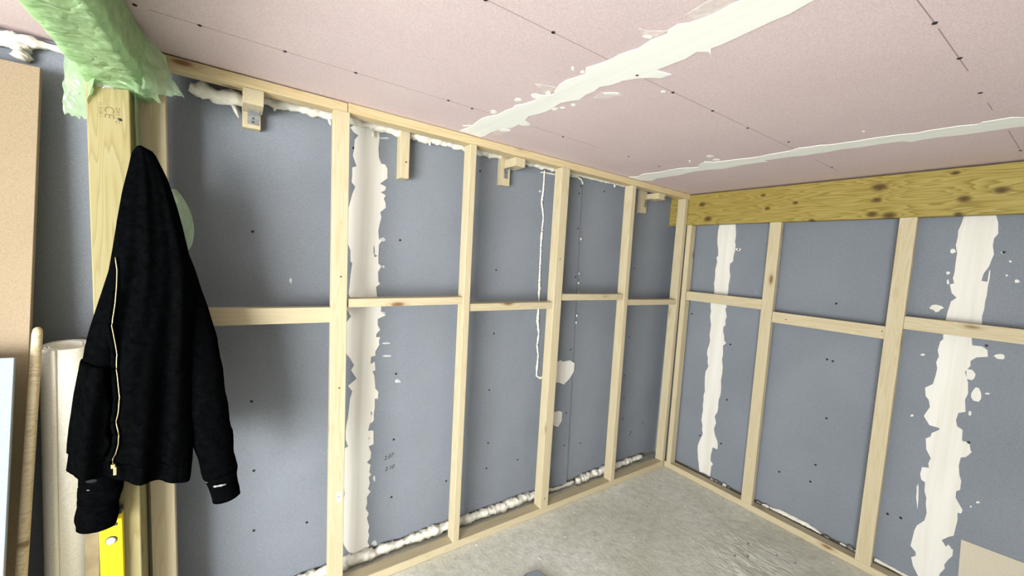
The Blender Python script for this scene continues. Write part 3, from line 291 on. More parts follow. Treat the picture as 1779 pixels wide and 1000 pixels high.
# green polythene film
def film_mat(name, col, clear, trans_w=0.5):
    m = bpy.data.materials.new(name); m.use_nodes = True; MATS[name] = m
    nt = m.node_tree
    out = nt.nodes['Material Output']; nt.nodes.remove(nt.nodes['Principled BSDF'])
    n = nd(nt, 'ShaderNodeTexNoise'); n.inputs['Scale'].default_value = 14; n.inputs['Detail'].default_value = 4; n.inputs['Distortion'].default_value = 1.5
    nt.links.new(coords(nt, (1, 1, 1), False), n.inputs['Vector'])
    r = ramp(nt, n.outputs['Fac'], [(0.35, tuple(v * 0.82 for v in col)), (0.7, tuple(min(1, v * 1.12) for v in col))])
    d = nd(nt, 'ShaderNodeBsdfDiffuse'); t = nd(nt, 'ShaderNodeBsdfTranslucent'); g = nd(nt, 'ShaderNodeBsdfGlossy'); tr = nd(nt, 'ShaderNodeBsdfTransparent')
    g.inputs['Roughness'].default_value = 0.28
    tr.inputs[0].default_value = (*[min(1, 0.55 + v * 0.5) for v in col], 1)
    nb = nd(nt, 'ShaderNodeTexVoronoi', feature='DISTANCE_TO_EDGE'); nb.inputs['Scale'].default_value = 16
    nn = nd(nt, 'ShaderNodeTexNoise'); nn.inputs['Scale'].default_value = 9; nn.inputs['Detail'].default_value = 3
    nt.links.new(coords(nt, (1, 1, 1), False), nn.inputs['Vector'])
    dv = nd(nt, 'ShaderNodeVectorMath', operation='MULTIPLY_ADD'); dv.inputs[1].default_value = (0.25, 0.25, 0.25)
    nt.links.new(nn.outputs['Color'], dv.inputs[0]); nt.links.new(coords(nt, (1, 0.55, 1), False), dv.inputs[2]); nt.links.new(dv.outputs[0], nb.inputs['Vector'])
    bp = nd(nt, 'ShaderNodeBump'); bp.inputs['Strength'].default_value = 0.7; bp.inputs['Distance'].default_value = 0.012
    nt.links.new(math_(nt, 'ADD', nb.outputs['Distance'], nn.outputs['Fac']), bp.inputs['Height'])
    for s in (d, t, g): nt.links.new(bp.outputs[0], s.inputs['Normal'])
    for s in (d, t): nt.links.new(r.outputs[0], s.inputs[0])
    m1 = nd(nt, 'ShaderNodeMixShader'); m1.inputs[0].default_value = trans_w
    nt.links.new(d.outputs[0], m1.inputs[1]); nt.links.new(t.outputs[0], m1.inputs[2])
    m2 = nd(nt, 'ShaderNodeMixShader'); m2.inputs[0].default_value = clear
    nt.links.new(m1.outputs[0], m2.inputs[1]); nt.links.new(tr.outputs[0], m2.inputs[2])
    m3 = nd(nt, 'ShaderNodeMixShader'); m3.inputs[0].default_value = 0.07
    nt.links.new(m2.outputs[0], m3.inputs[1]); nt.links.new(g.outputs[0], m3.inputs[2])
    nt.links.new(m3.outputs[0], out.inputs[0])
    return m
M_FILM = film_mat('green_polythene', (0.52, 0.76, 0.42), 0.12)
M_FILM2 = film_mat('green_polythene_single_layer', (0.58, 0.78, 0.50), 0.34)
M_TAPE = film_mat('clear_tape', (0.70, 0.70, 0.62), 0.5)

# concrete floor
def concrete():
    m, nt, b = mat('concrete_floor')
    c = coords(nt, (1, 1, 1), False)
    n1 = nd(nt, 'ShaderNodeTexNoise'); n1.inputs['Scale'].default_value = 1.7; n1.inputs['Detail'].default_value = 6; n1.inputs['Roughness'].default_value = 0.6; n1.inputs['Distortion'].default_value = 0.6
    n2 = nd(nt, 'ShaderNodeTexNoise'); n2.inputs['Scale'].default_value = 22; n2.inputs['Detail'].default_value = 6; n2.inputs['Roughness'].default_value = 0.7
    n3 = nd(nt, 'ShaderNodeTexVoronoi'); n3.inputs['Scale'].default_value = 45
    for n in (n1, n2, n3): nt.links.new(c, n.inputs['Vector'])
    r = ramp(nt, n1.outputs['Fac'], [(0.30, (0.63, 0.63, 0.535)), (0.52, (0.765, 0.77, 0.69)), (0.72, (0.86, 0.87, 0.825))])
    r2 = ramp(nt, n2.outputs['Fac'], [(0.3, (0.80, 0.79, 0.77)), (0.55, (1, 1, 1)), (0.75, (1.10, 1.10, 1.09))])
    mm = nt.nodes.new('ShaderNodeMix'); mm.data_type = 'RGBA'; mm.blend_type = 'MULTIPLY'; mm.inputs[0].default_value = 1
    nt.links.new(r.outputs[0], mm.inputs[6]); nt.links.new(r2.outputs[0], mm.inputs[7])
    sp = ramp(nt, n3.outputs['Distance'], [(0.02, (1, 1, 1)), (0.07, (0, 0, 0))])
    ns = nd(nt, 'ShaderNodeTexNoise'); ns.inputs['Scale'].default_value = 3.0; nt.links.new(c, ns.inputs['Vector'])
    k = math_(nt, 'MULTIPLY', sp.outputs[0], ramp(nt, ns.outputs['Fac'], [(0.5, (0, 0, 0)), (0.68, (1, 1, 1))]).outputs[0])
    col = mix(nt, k, mm.outputs[2], (0.12, 0.10, 0.075))
    nt.links.new(col, b.inputs['Base Color'])
    b.inputs['Roughness'].default_value = 0.8
    b.inputs['Specular IOR Level'].default_value = 0.25
    # trowel-torn patch in front of the short wall
    tc = nd(nt, 'ShaderNodeTexCoord')
    vv = nd(nt, 'ShaderNodeVectorMath', operation='SUBTRACT'); vv.inputs[1].default_value = (-0.47, -0.84, 0)
    nt.links.new(tc.outputs['Object'], vv.inputs[0])
    mp = nd(nt, 'ShaderNodeMapping'); mp.inputs['Scale'].default_value = (2.6, 3.4, 0); mp.inputs['Rotation'].default_value = (0, 0, 0.5)
    nt.links.new(vv.outputs[0], mp.inputs['Vector'])
    ln = nd(nt, 'ShaderNodeVectorMath', operation='LENGTH'); nt.links.new(mp.outputs[0], ln.inputs[0])
    pm = ramp(nt, ln.outputs['Value'], [(0.15, (1, 1, 1)), (1.0, (0, 0, 0))]).outputs[0]
    n4 = nd(nt, 'ShaderNodeTexNoise'); n4.inputs['Scale'].default_value = 1.0; n4.inputs['Detail'].default_value = 5; n4.inputs['Distortion'].default_value = 1.2
    nt.links.new(coords(nt, (26, 11, 1), False), n4.inputs['Vector'])
    h = math_(nt, 'ADD', n2.outputs['Fac'], math_(nt, 'MULTIPLY', n1.outputs['Fac'], 0.8))
    h = math_(nt, 'ADD', h, math_(nt, 'MULTIPLY', math_(nt, 'MULTIPLY', n4.outputs['Fac'], pm), 3.8))
    bump(nt, b, h, 0.45, 0.010)
    return m
M_FLOOR = concrete()

# ------------------------------------------------------------------ mesh helpers
def link(name, me, m=None, parent=None, smooth=False):
    o = bpy.data.objects.new(name, me); COL.objects.link(o)
    if m is not None and len(me.materials) == 0: me.materials.append(m)
    if smooth:
        for p in me.polygons: p.use_smooth = True
    if parent: o.parent = parent
    return o
def from_bm(name, bm, m, parent=None, smooth=False):
    bmesh.ops.recalc_face_normals(bm, faces=bm.faces)
    me = bpy.data.meshes.new(name); bm.to_mesh(me); bm.free()
    return link(name, me, m, parent, smooth)
def from_py(name, v, f, m, parent=None, smooth=False):
    me = bpy.data.meshes.new(name); me.from_pydata([tuple(a) for a in v], [], f); me.update()
    return link(name, me, m, parent, smooth)
def tag(o, label=None, cat=None, group=None, kind=None):
    if label: o['label'] = label
    if cat: o['category'] = cat
    if group: o['group'] = group
    if kind: o['kind'] = kind
    return o
def empty(name, loc=(0, 0, 0)):
    o = bpy.data.objects.new(name, None); COL.objects.link(o)
    o.empty_display_size = 0.05
    o.location = loc
    return o
def put(o, parent):
    """parent a world-placed object under an empty that only has a location"""
    o.parent = parent
    o.matrix_parent_inverse = Matrix.Translation(-Vector(parent.location))
    return o
def box(name, x0, x1, y0, y1, z0, z1, m, parent=None, bev=0.0):
    bm = bmesh.new()
    c = Vector(((x0 + x1) / 2, (y0 + y1) / 2, (z0 + z1) / 2))
    bmesh.ops.create_cube(bm, size=1)
    for v in bm.verts:
        v.co = Vector((v.co.x * (x1 - x0), v.co.y * (y1 - y0), v.co.z * (z1 - z0)))
    if bev: bmesh.ops.bevel(bm, geom=bm.edges[:], offset=bev, segments=2, profile=0.5, affect='EDGES')
    o = from_bm(name, bm, m)
    o.location = c
    if parent: put(o, parent)
    return o
def timber(name, p0, p1, w, t, wdir, m, parent=None, bev=0.0025, bow=0.0):
    """sawn piece from p0 to p1 (centre line); w is its size along wdir, t across; local X = length"""
    p0, p1 = Vector(p0), Vector(p1)
    L = (p1 - p0).length
    ax = (p1 - p0).normalized()
    wd = Vector(wdir); wd = (wd - ax * wd.dot(ax)).normalized()
    td = ax.cross(wd)
    bm = bmesh.new()
    bmesh.ops.create_cube(bm, size=1)
    for v in bm.verts: v.co = Vector((v.co.x * L, v.co.y * w, v.co.z * t))
    if bev: bmesh.ops.bevel(bm, geom=bm.edges[:], offset=bev, segments=2, profile=0.5, affect='EDGES')
    o = from_bm(name, bm, m)
    mm = Matrix.Identity(4)
    for i in range(3):
        mm[i][0] = ax[i]; mm[i][1] = wd[i]; mm[i][2] = td[i]
    mm.translation = (p0 + p1) / 2
    o.matrix_world = mm
    if parent: put(o, parent)
    return o
def tube(name, pts, radii, m, parent=None, n=10, caps=True, smooth=True, jitter=0.0, seed=0, flat=None):
    pts = [Vector(p) for p in pts]
    if not isinstance(radii, (list, tuple)): radii = [radii] * len(pts)
    rnd = random.Random(seed)
    V = []; Fc = []
    up = Vector((0, 0, 1))
    for i, p in enumerate(pts):
        a = pts[max(0, i - 1)]; c = pts[min(len(pts) - 1, i + 1)]
        d = (c - a).normalized()
        s = d.cross(up)
        if s.length < 0.05: s = d.cross(Vector((0, 1, 0)))
        s.normalize(); u = s.cross(d).normalized()
        for k in range(n):
            t = 2 * math.pi * k / n
            rr = radii[i] * (1 + rnd.uniform(-jitter, jitter))
            off = s * math.cos(t) * rr + u * math.sin(t) * rr
            if flat: off = Vector((off.x * flat[0], off.y * flat[1], off.z * flat[2]))
            V.append(p + off)
    for i in range(len(pts) - 1):
        for k in range(n):
            k2 = (k + 1) % n
            Fc.append((i * n + k, i * n + k2, (i + 1) * n + k2, (i + 1) * n + k))
    if caps:
        Fc.append(tuple(range(n))[::-1]); Fc.append(tuple((len(pts) - 1) * n + k for k in range(n)))
    o = from_py(name, V, Fc, m, None, smooth)
    bm = bmesh.new(); bm.from_mesh(o.data); bmesh.ops.recalc_face_normals(bm, faces=bm.faces); bm.to_mesh(o.data); bm.free()
    if parent: put(o, parent)
    return o
def slab(name, poly, to3, nrm, th, m, parent=None):
    """irregular flat patch: polygon in the plane of a wall, th thick along nrm"""
    n = len(poly)
    base = [Vector(to3(*p)) for p in poly]
    nv = Vector(nrm) * th
    # slightly drawn-in face so that the edge feathers
    tris = tessellate_polygon([[Vector((p[0], p[1], 0)) for p in poly]])
    V = base + [b + nv for b in base]
    Fc = [tuple(i + n for i in t) for t in tris]
    Fc += [(i, (i + 1) % n, n + (i + 1) % n, n + i) for i in range(n)]
    o = from_py(name, V, Fc, m)
    bm = bmesh.new(); bm.from_mesh(o.data); bmesh.ops.recalc_face_normals(bm, faces=bm.faces); bm.to_mesh(o.data); bm.free()
    if parent: put(o, parent)
    return o
def foam(name, pts, rad, parent, seed=0, step=0.009, fl=(1, 1, 1), n=10):
    """lumpy bead of expanding foam"""
    pts = [Vector(p) for p in pts]
    rs = rad if isinstance(rad, (list, tuple)) else [rad] * len(pts)
    path = []; rr = []
    for i in range(len(pts) - 1):
        L = (pts[i + 1] - pts[i]).length; k = max(1, int(L / step))
        for j in range(k):
            t = j / k
            path.append(pts[i].lerp(pts[i + 1], t)); rr.append(rs[i] * (1 - t) + rs[i + 1] * t)
    path.append(pts[-1]); rr.append(rs[-1] * 0.6)
    for i in range(len(path)):
        q = path[i] * 16 + Vector((seed * 3.3, 0, 0))
        rr[i] = rr[i] * (0.92 + 0.35 * noise.noise(q))
        path[i] = path[i] + Vector((0, noise.noise(q * 1.7), noise.noise(q * 1.7 + Vector((5, 5, 5))))) * rr[i] * 0.25
    o = tube(name, path, rr, M_FOAM, parent, n=n + 4, jitter=0.06, seed=seed, flat=fl)
    me = o.data
    nv = n + 4
    for vi, v in enumerate(me.vertices):
        ci = min(len(path) - 1, vi // nv)
        d = v.co - path[ci]
        k = 0.42 * noise.noise(v.co * 48) + 0.30 * noise.noise(v.co * 105 + Vector((9, 2, 4)))
        v.co = path[ci] + d * (1 + k)
    return o

# ------------------------------------------------------------------ room shell
floor = from_py('floor', [], [], M_FLOOR)
bm = bmesh.new()
bmesh.ops.create_grid(bm, x_segments=190, y_segments=110, size=0.5)
for v in bm.verts:
    v.co.x = -7.0 + (v.co.x + 0.5) * 7.45; v.co.y = Y_BACK + (v.co.y + 0.5) * (0.45 - Y_BACK)
    x, y = v.co.x, v.co.y
    d = math.hypot((x + 0.48) / 0.30, (y + 0.86) / 0.26)
    k = max(0.0, 1 - d)
    v.co.z = -0.0015 + 0.0 * x
    if k > 0 and x < -0.03:
        v.co.z = min(0.004, 0.012 * k * noise.noise(Vector((x * 26, y * 13, 0))) - 0.0015)
bm.to_mesh(floor.data); bm.free()
floor.data.materials.clear(); floor.data.materials.append(M_FLOOR)
tag(floor, 'dusty grey concrete floor', kind='structure')

# --- left wall: blockwork with blue plasterboards
wl = box('wall_left', -4.1, 0.45, D + 0.0125, D + 0.12, -0.05, 2.35, M_BLOCK)
tag(wl, 'long wall lined with blue plasterboard', kind='structure')
BB = 0.045
for a, b in ((-4.1, -3.489), (-3.4875, -2.289), (-2.2875, -1.089), (-1.0875, 0.112)):
    box('plasterboard', a, b, D, D + 0.0125, BB, 2.118, M_BLUE, wl, 0.0008)
tl = lambda x, z: (x, D, z)
slab('joint_plaster', DATA['lw'], tl, (0, -1, 0), 0.0018, M_PLW, wl)
for hpoly in DATA['lwholes']: slab('bare_paper_spot', hpoly, lambda x, z: (x, D - 0.0018, z), (0, -1, 0), 0.0004, M_BLUE, wl)
for p in DATA['lblobs']: slab('plaster_smear', p, tl, (0, -1, 0), 0.0008, M_FAINTSMEAR, wl)
YS = D - 0.012
# proud strip of board behind the third stud
slab('cover_strip', DATA['strip'], tl, (0, -1, 0), 0.012, M_BLUE, wl)
ts = lambda x, z: (x, YS, z)
for p in DATA['spatch']: slab('plaster_patch', p, ts, (0, -1, 0), 0.0025, M_PLW, wl)
foam('foam_bead', [(x, YS, z) for x, z in DATA['strip_bead']], [0.005, .0055, .006, .0055, .006, .0065, .006, .0085, .005, .0085, .006, .006, .0055, .008, .006], wl, 3, 0.006, n=8)
foam('foam_bead', [(x, YS, z) for x, z in DATA['strip_bead2']], 0.005, wl, 4, 0.006, n=8)
foam('foam_bead', [(x, YS, z) for x, z in DATA['strip_bead3']], [0.007, 0.005, 0.007, 0.006], wl, 5, 0.006, n=8)
for i, (x, z) in enumerate(DATA['strip_dots']):
    foam('foam_dab', [(x, YS, z + 0.008), (x, YS, z - 0.008)], 0.0045, wl, 20 + i, 0.004, n=8)

# --- right wall
wr = box('wall_right', DR + 0.0125, DR + 0.12, Y_BACK, 0.45, -0.05, 2.35, M_BLOCK)
tag(wr, 'short wall lined with blue plasterboard', kind='structure')
for a, b in ((Y_BACK, -2.663), (-2.6615, -1.433), (-1.4315, -0.263), (-0.2615, D)):
    box('plasterboard', DR, DR + 0.0125, a, b, BB, 2.118, M_BLUE, wr, 0.0008)
tr_ = lambda y, z: (DR, y, z)
slab('joint_plaster', DATA['rw1'], tr_, (-1, 0, 0), 0.0018, M_PLW, wr)
slab('joint_plaster', DATA['rw2'], tr_, (-1, 0, 0), 0.0018, M_PLW, wr)
for p in DATA['rblobs']: slab('plaster_smear', p, tr_, (-1, 0, 0), 0.0013, M_PLW, wr)
tp = DATA['tan']
slab('bare_board_patch', [tp[0], (tp[1][0], tp[1][1]), (-3.0, tp[1][1] - 0.03), (-3.0, BB), (tp[3][0], BB)], tr_, (-1, 0, 0), 0.004, M_TAN, wr)

# --- unseen sides of the room: back wall, end wall whose doorway is placed to shape the daylight
wb_ = box('wall_back', X_END, DR + 0.1, Y_BACK - 0.1, Y_BACK, 0, 2.12, M_PALE); tag(wb_, 'grey wall behind the viewer', kind='structure')
we = empty('wall_end', (X_END, -1.8, 0)); tag(we, 'grey end wall out of view, with a wide doorway placed to shape the daylight', kind='structure')
box('wall_section', X_END - 0.1, X_END, -0.5, D, 0, 2.12, M_PALE, we)
box('wall_section', X_END - 0.1, X_END, Y_BACK, -2.95, 0, 2.12, M_PALE, we)
box('lintel', X_END - 0.1, X_END, -2.95, -0.5, 2.06, 2.12, M_PALE, we)

# --- ceiling of pink boards
ce = box('ceiling', -4.1, 0.45, Y_BACK, 0.45, H + 0.0145, H + 0.12, M_BLOCK)
tag(ce, 'ceiling lined with pink fire-rated plasterboard', kind='structure')
for a, b in ((-4.1, -3.061), (-3.059, -1.861), (-1.859, -0.649), (-0.647, 0.45)):
    box('plasterboard', a, b, Y_BACK, 0.45, H + 0.002, H + 0.0145, M_PINK, ce, 0.0006)
tc_ = lambda x, y: (x, y, H + 0.002)
slab('joint_plaster', DATA['ceil1'], tc_, (0, 0, -1), 0.0018, M_PLC, ce)
slab('joint_plaster', DATA['ceil2'], tc_, (0, 0, -1), 0.0018, M_PLC, ce)
for p in DATA['cblobs']: slab('plaster_smear', p, tc_, (0, 0, -1), 0.0012, M_PLC, ce)
for p in DATA['csmear']: slab('thin_plaster_smear', p, tc_, (0, 0, -1), 0.0006, M_SMEAR, ce)
for (a, b) in DATA['cl']:
    a, b = Vector(tc_(*a)), Vector(tc_(*b))
    timber('pencil_line', a, b, 0.0022, 0.0006, (0, 1, 0), M_FAINT, ce, 0)

# screws: one shared small mesh
bm = bmesh.new()
bmesh.ops.create_cone(bm, cap_ends=True, segments=10, radius1=0.0045, radius2=0.0042, depth=0.0016)
SCREW = bpy.data.meshes.new('screw_head'); bm.to_mesh(SCREW); bm.free(); SCREW.materials.append(M_SCREW)
def screw(loc, axis, parent, s=1.0, dimple=True):
    o = bpy.data.objects.new('screw_head', SCREW); COL.objects.link(o)
    o.location = loc
    o.rotation_euler = Vector(axis).to_track_quat('Z', 'Y').to_euler()
    o.scale = (s, s, 1)
    put(o, parent)
for x, z in DATA['sl']: screw((x, D - 0.0006, z), (0, -1, 0), wl, 1.2)
for x, z in DATA['ss']: screw((x, YS - 0.0006, z), (0, -1, 0), wl, 1.2)
for y, z in DATA['sr']: screw((DR - 0.0022, y, z), (-1, 0, 0), wr, 1.35)
for x, y in DATA['sc']: screw((x, y, H + 0.0008), (0, 0, -1), ce, 1.15)

def text(name, s, loc, size, right, up, m, parent, italic=0.0):
    c = bpy.data.curves.new(name, 'FONT'); c.body = s; c.size = size; c.extrude = 0.0003; c.shear = italic
    c.materials.append(m)
    o = bpy.data.objects.new(name, c); COL.objects.link(o)
    r, u = Vector(right).normalized(), Vector(up).normalized(); w = r.cross(u)
    mm = Matrix.Identity(4)
    for i in range(3): mm[i][0] = r[i]; mm[i][1] = u[i]; mm[i][2] = w[i]
    bpy.context.view_layer.update()
    me = bpy.data.meshes.new_from_object(o.evaluated_get(bpy.context.evaluated_depsgraph_get()))
    me.name = name
    bpy.data.objects.remove(o); bpy.data.curves.remove(c)
    if not me.materials: me.materials.append(m)
    o = bpy.data.objects.new(name, me); COL.objects.link(o)
    mm.translation = Vector(loc); o.matrix_world = mm
    put(o, parent)
    return o
t0, t1 = DATA['text']
text('pencilled_number', '2.07', (t0[0] - 0.003, D - 0.0006, t0[1]), 0.028, (1, 0, 0.20), (-0.2, 0, 1), M_PENCIL, wl, 0.35)
text('pencilled_number', '2.10', (t1[0] - 0.003, D - 0.0006, t1[1]), 0.028, (1, 0, 0.12), (-0.12, 0, 1), M_PENCIL, wl, 0.35)

# foam along the foot and head of the boards
foam('foam_bead', [(-2.66, .142, .020), (-2.50, .142, .030), (-2.35, .142, .034), (-1.9, .142, .034), (-1.5, .140, .034), (-1.1, .140, .034), (-1.02, .142, .020), (-0.84, .142, .022)], [.020, .026, .028, .026, .027, .024, .012, .012], wl, 1, n=12)
foam('foam_bead', [(-0.815, .128, .05), (-0.80, .128, .015)], [.022, .03], wl, 2, n=12)
foam('foam_bead', [(-0.78, .140, .030), (-0.5, .140, .033), (-0.28, .140, .036), (-0.1, .140, .038)], [.026, .024, .024, .018], wl, 6, n=12)
foam('foam_bead', [(-2.94, .122, 2.070), (-2.86, .125, 2.062), (-2.80, .130, 2.068), (-2.73, .135, 2.090), (-2.55, .138, 2.092), (-2.2, .138, 2.094), (-1.8, .138, 2.096), (-1.42, .140, 2.100)], [.020, .030, .026, .018, .020, .020, .018, .014], wl, 7, n=12)
foam('foam_bead', [(-1.42, .142, 2.100), (-1.1, .142, 2.104), (-0.8, .142, 2.106), (-0.55, .142, 2.108)], [.018, .016, .012, .009], wl, 8, n=12)
for i, (x, z, dx, L) in enumerate([(-2.815, 2.05, .02, .05), (-2.68, 2.075, .0, .02), (-2.48, 2.075, .004, .025), (-2.03, 2.085, .0, .022), (-0.69, 2.095, .0, .02), (-2.30, 2.07, .0, .03)]):
    tube('foam_drip', [(x, .135, z), (x + dx * .6, .132, z - L * .6), (x + dx, .130, z - L)], [.008, .006, .0012], M_FOAM, wl, n=8, seed=i)
foam('foam_bead', [(-3.62, .140, 2.085), (-3.40, .140, 2.085), (-3.345, .138, 2.085), (-3.325, .138, 2.088), (-3.28, .142, 2.095), (-3.15, .142, 2.092)], [.026, .028, .030, .022, .014, .012], wl, 9, n=12)
foam('foam_drip', [(-3.335, .138, 2.075), (-3.332, .136, 2.055), (-3.336, .136, 2.035)], [.024, .018, .017], wl, 10, 0.005, n=12)
foam('foam_bead', [(.094, -.72, .040), (.094, -.80, .046), (.094, -.94, .046), (.094, -1.0, .036)], [.010, .015, .014, .008], wr, 11, n=10)
foam('foam_bead', [(.096, -1.24, .040), (.096, -1.4, .036), (.096, -1.7, .036)], [.012, .010, .010], wr, 12, n=10)
foam('foam_bead', [(.094, -1.09, .036), (.094, -1.12, .034)], [.012, .010], wr, 13, n=10)
for i, (y, s) in enumerate([(-.34, .014), (-.375, .018), (-.40, .012), (-.43, .02), (-.46, .014), (-.655, .018), (-.70, .022), (-1.03, .014), (-1.14, .02), (-1.165, .014), (-.83, .012), (-.97, .010)]):
    bm = bmesh.new(); bmesh.ops.create_icosphere(bm, subdivisions=2, radius=s)
    for v in bm.verts:
        v.co *= 1 + 0.5 * noise.noise(v.co * 60 + Vector((i, 0, 0))); v.co.x *= .35; v.co.z *= .7
    o = from_bm('rubble_bit', bm, M_DEBRIS if i % 3 else M_CORE); o.location = (.082, y, s * .5 + .028); o.rotation_euler = (.5 * i, 0, 0); put(o, wr)

# ------------------------------------------------------------------ left stud frame
CW, CT = 0.063, 0.038
zp, zt = 0.0415, 2.0807
fl = empty('stud_frame', (-1.5, 0.03, 0))
tag(fl, 'pale pine stud frame standing against the long wall, from the green-wrapped post to the corner', 'timber frame')
timber('bottom_plate', (-3.012, CW / 2, zp / 2), (0.0, CW / 2, zp / 2), CW, zp, (0, 1, 0), W_PINE, fl)
timber('top_plate', (-3.03, CW / 2, 2.0995), (-2.436, CW / 2, 2.0990), CW, 0.0365, (0, 1, 0), W_PLATE, fl)
timber('top_plate', (-2.434, CW / 2, 2.1007), (0.0, CW / 2, 2.1007), CW, 0.0385, (0, 1, 0), W_PLATE, fl)
def lstud(xt, xb, w, d, name='stud', z1=zt, z0=zp, y0=0.0, m=None):
    # front face at y0
    return timber(name, (xb, y0 + d / 2, z0), (xt, y0 + d / 2, z1), w, d, (1, 0, 0), m or W_PINE, fl)
lstud(-3.0235, -2.9765, .0645, CT, z1=2.079)            # beside the post
lstud(-2.4585, -2.415, .0615, CT, y0=-.004)          # broad face
lstud(-1.860, -1.826, .036, CW, y0=-.003)
lstud(-1.256, -1.228, .0595, CW, y0=-.003)
lstud(-0.650, -0.609, .039, CW, y0=-.003)
lstud(-0.033, -0.010, .038, CW)                      # corner
def lnog(x0, x1, zt_, zb_, d=CW, y0=0.004, dz=0.0):
    timber('noggin', (x0, y0 + d / 2, (zt_ + zb_) / 2 + dz), (x1, y0 + d / 2, (zt_ + zb_) / 2 - dz), d, zt_ - zb_, (0, 1, 0), W_PINE, fl, 0.002)
lnog(-2.968, -2.470, 1.292, 1.229, CT, 0.006, -0.000)
lnog(-2.405, -1.862, 1.3315, 1.2955, dz=-.0045)
lnog(-1.825, -1.272, 1.305, 1.2665, dz=-.003)
lnog(-1.212, -0.650, 1.3567, 1.3183, dz=-.001)
lnog(-0.610, -0.042, 1.3214, 1.2827)
def nail(x, z, y=-0.0045): screw((x, y, z), (0, -1, 0), fl, 0.7)
for x, z in ((-1.23, .10), (-1.252, 1.56), (-1.2, .55), (-2.43, .95), (-2.44, 1.42)): nail(x, z)
# shop sticker on the broad stud
sx = [p[0] for p in DATA['sticker']]; sz = [p[1] for p in DATA['sticker']]
stk = box('price_sticker', min(sx) + .002, max(sx) - .002, -.0052, -.0042, min(sz), max(sz), M_STICK, fl)
box('sticker_print', min(sx) + .006, min(sx) + .014, -.0055, -.0051, min(sz) + .016, min(sz) + .027, M_STICKINK, fl)
box('sticker_print', min(sx) + .006, min(sx) + .018, -.0055, -.0051, min(sz) + .008, min(sz) + .011, M_STICKINK, fl)

# ------------------------------------------------------------------ right stud frame
zb = 1.8878
fr = empty('stud_frame', (0.03, -1.2, 0))
tag(fr, 'pale pine stud frame under the thick greenish beam on the short wall', 'timber frame')
timber('bottom_plate', (CW / 2, -0.002, zp / 2), (CW / 2, -3.1, zp / 2), CW, zp, (1, 0, 0), W_PINE, fr)
def rstud(yt, yb, w, d=CT):
    return timber('stud', (d / 2 - .002, yb, zp), (d / 2 - .002, yt, zb), w, d, (0, 1, 0), W_PINE, fr)
rstud(-0.018, -0.037, .036, CW)
rstud(-0.602, -0.615, .066)
rstud(-1.206, -1.211, .066)
rstud(-1.83, -1.832, .064)
def rnog(y0, y1, z1, z0, dz=0):
    timber('noggin', (CT / 2 + .001, y0, (z1 + z0) / 2 + dz), (CT / 2 + .001, y1, (z1 + z0) / 2 - dz), CT, z1 - z0, (1, 0, 0), W_PINE, fr, 0.002)
rnog(-.046, -.575, 1.3922, 1.3262)
rnog(-.641, -1.176, 1.3232, 1.2558)
rnog(-1.241, -1.80, 1.3876, 1.3227)
for y, z in ((-.72, 1.285), (-1.165, 1.295), (-.62, 1.85), (-1.235, 1.86)): screw((-.0005, y, z), (-1, 0, 0), fr, 0.7)

# ------------------------------------------------------------------ treated beam over the right frame
tb = empty('timber_beam', (0.022, -1.5, zb))
tag(tb, 'thick greenish pressure-treated beam with dark knots running along the short wall', 'beam')
timber('beam', (0.0235, D - .002, (zb + 2.113) / 2), (0.0235, -3.2, (zb + 2.113) / 2), 0.047, 2.113 - zb - .001, (1, 0, 0), W_GREEN, tb, 0.003)

# ------------------------------------------------------------------ hanger blocks between wall and top plate
def angle(parent, x0, x1, z_top, zlen, ylen):
    bm = bmesh.new()
    t = .002; y = .122
    prof = [(y, z_top - zlen), (y, z_top), (y - ylen, z_top), (y - ylen, z_top - t), (y - t, z_top - t), (y - t, z_top - zlen)]
    f = bm.faces.new([bm.verts.new((x0, a, b)) for a, b in prof])
    r = bmesh.ops.extrude_face_region(bm, geom=[f])
    for v in [g for g in r['geom'] if isinstance(g, bmesh.types.BMVert)]: v.co.x = x1
    o = from_bm('angle_bracket', bm, M_STEEL); put(o, parent)
    for z in (z_top - zlen * .75, z_top - zlen * .45):
        bm = bmesh.new(); bmesh.ops.create_cone(bm, cap_ends=True, segments=10, radius1=.004, radius2=.003, depth=.002)
        s = from_bm('bracket_screw', bm, M_DARKPL); s.location = ((x0 + x1) / 2, y - t - .001, z); s.rotation_euler = (math.pi / 2, 0, 0)
        s.parent = o
def hanger(label, xv0, xv1, zv0, xh0=None, xh1=None, zh0=2.028, brk=None, deep=.038, yh=0.004):
    e = empty('hanger_block', ((xv0 + xv1) / 2, D, zv0))
    tag(e, label, 'block', 'hanger blocks under the top plate')
    timber('wall_block', ((xv0 + xv1) / 2, D - deep / 2, zv0), ((xv0 + xv1) / 2 - .004, D - deep / 2, 2.110), xv1 - xv0, deep - .0005, (1, 0, 0), W_PINE, e, .0015)
    if xh0 is not None:
        timber('cross_block', ((xh0 + xh1) / 2, yh, (zh0 + zt) / 2), ((xh0 + xh1) / 2, D - deep, (zh0 + zt) / 2), xh1 - xh0, zt - zh0 - .001, (1, 0, 0), W_PINE, e, .0015)
    if brk: angle(e, *brk)
    return e
hanger('wooden hanger block with a steel angle nearest the green plastic', -2.783, -2.7243, 1.970, -2.784, -2.7205, 2.026, (-2.768, -2.7305, 2.026, .042, .05))
hb = hanger('plain upright wooden block without a bracket, between first and second full studs', -2.178, -2.1385, 1.881, deep=.063)
screw((-2.155, D - .0640, 1.955), (0, -1, 0), hb, 0.8)
hanger('wooden L-shaped hanger with steel angle between the second and third studs', -1.6145, -1.5555, 1.943, -1.594, -1.531, 2.0335, (-1.598, -1.571, 2.033, .052, .06), yh=.02)
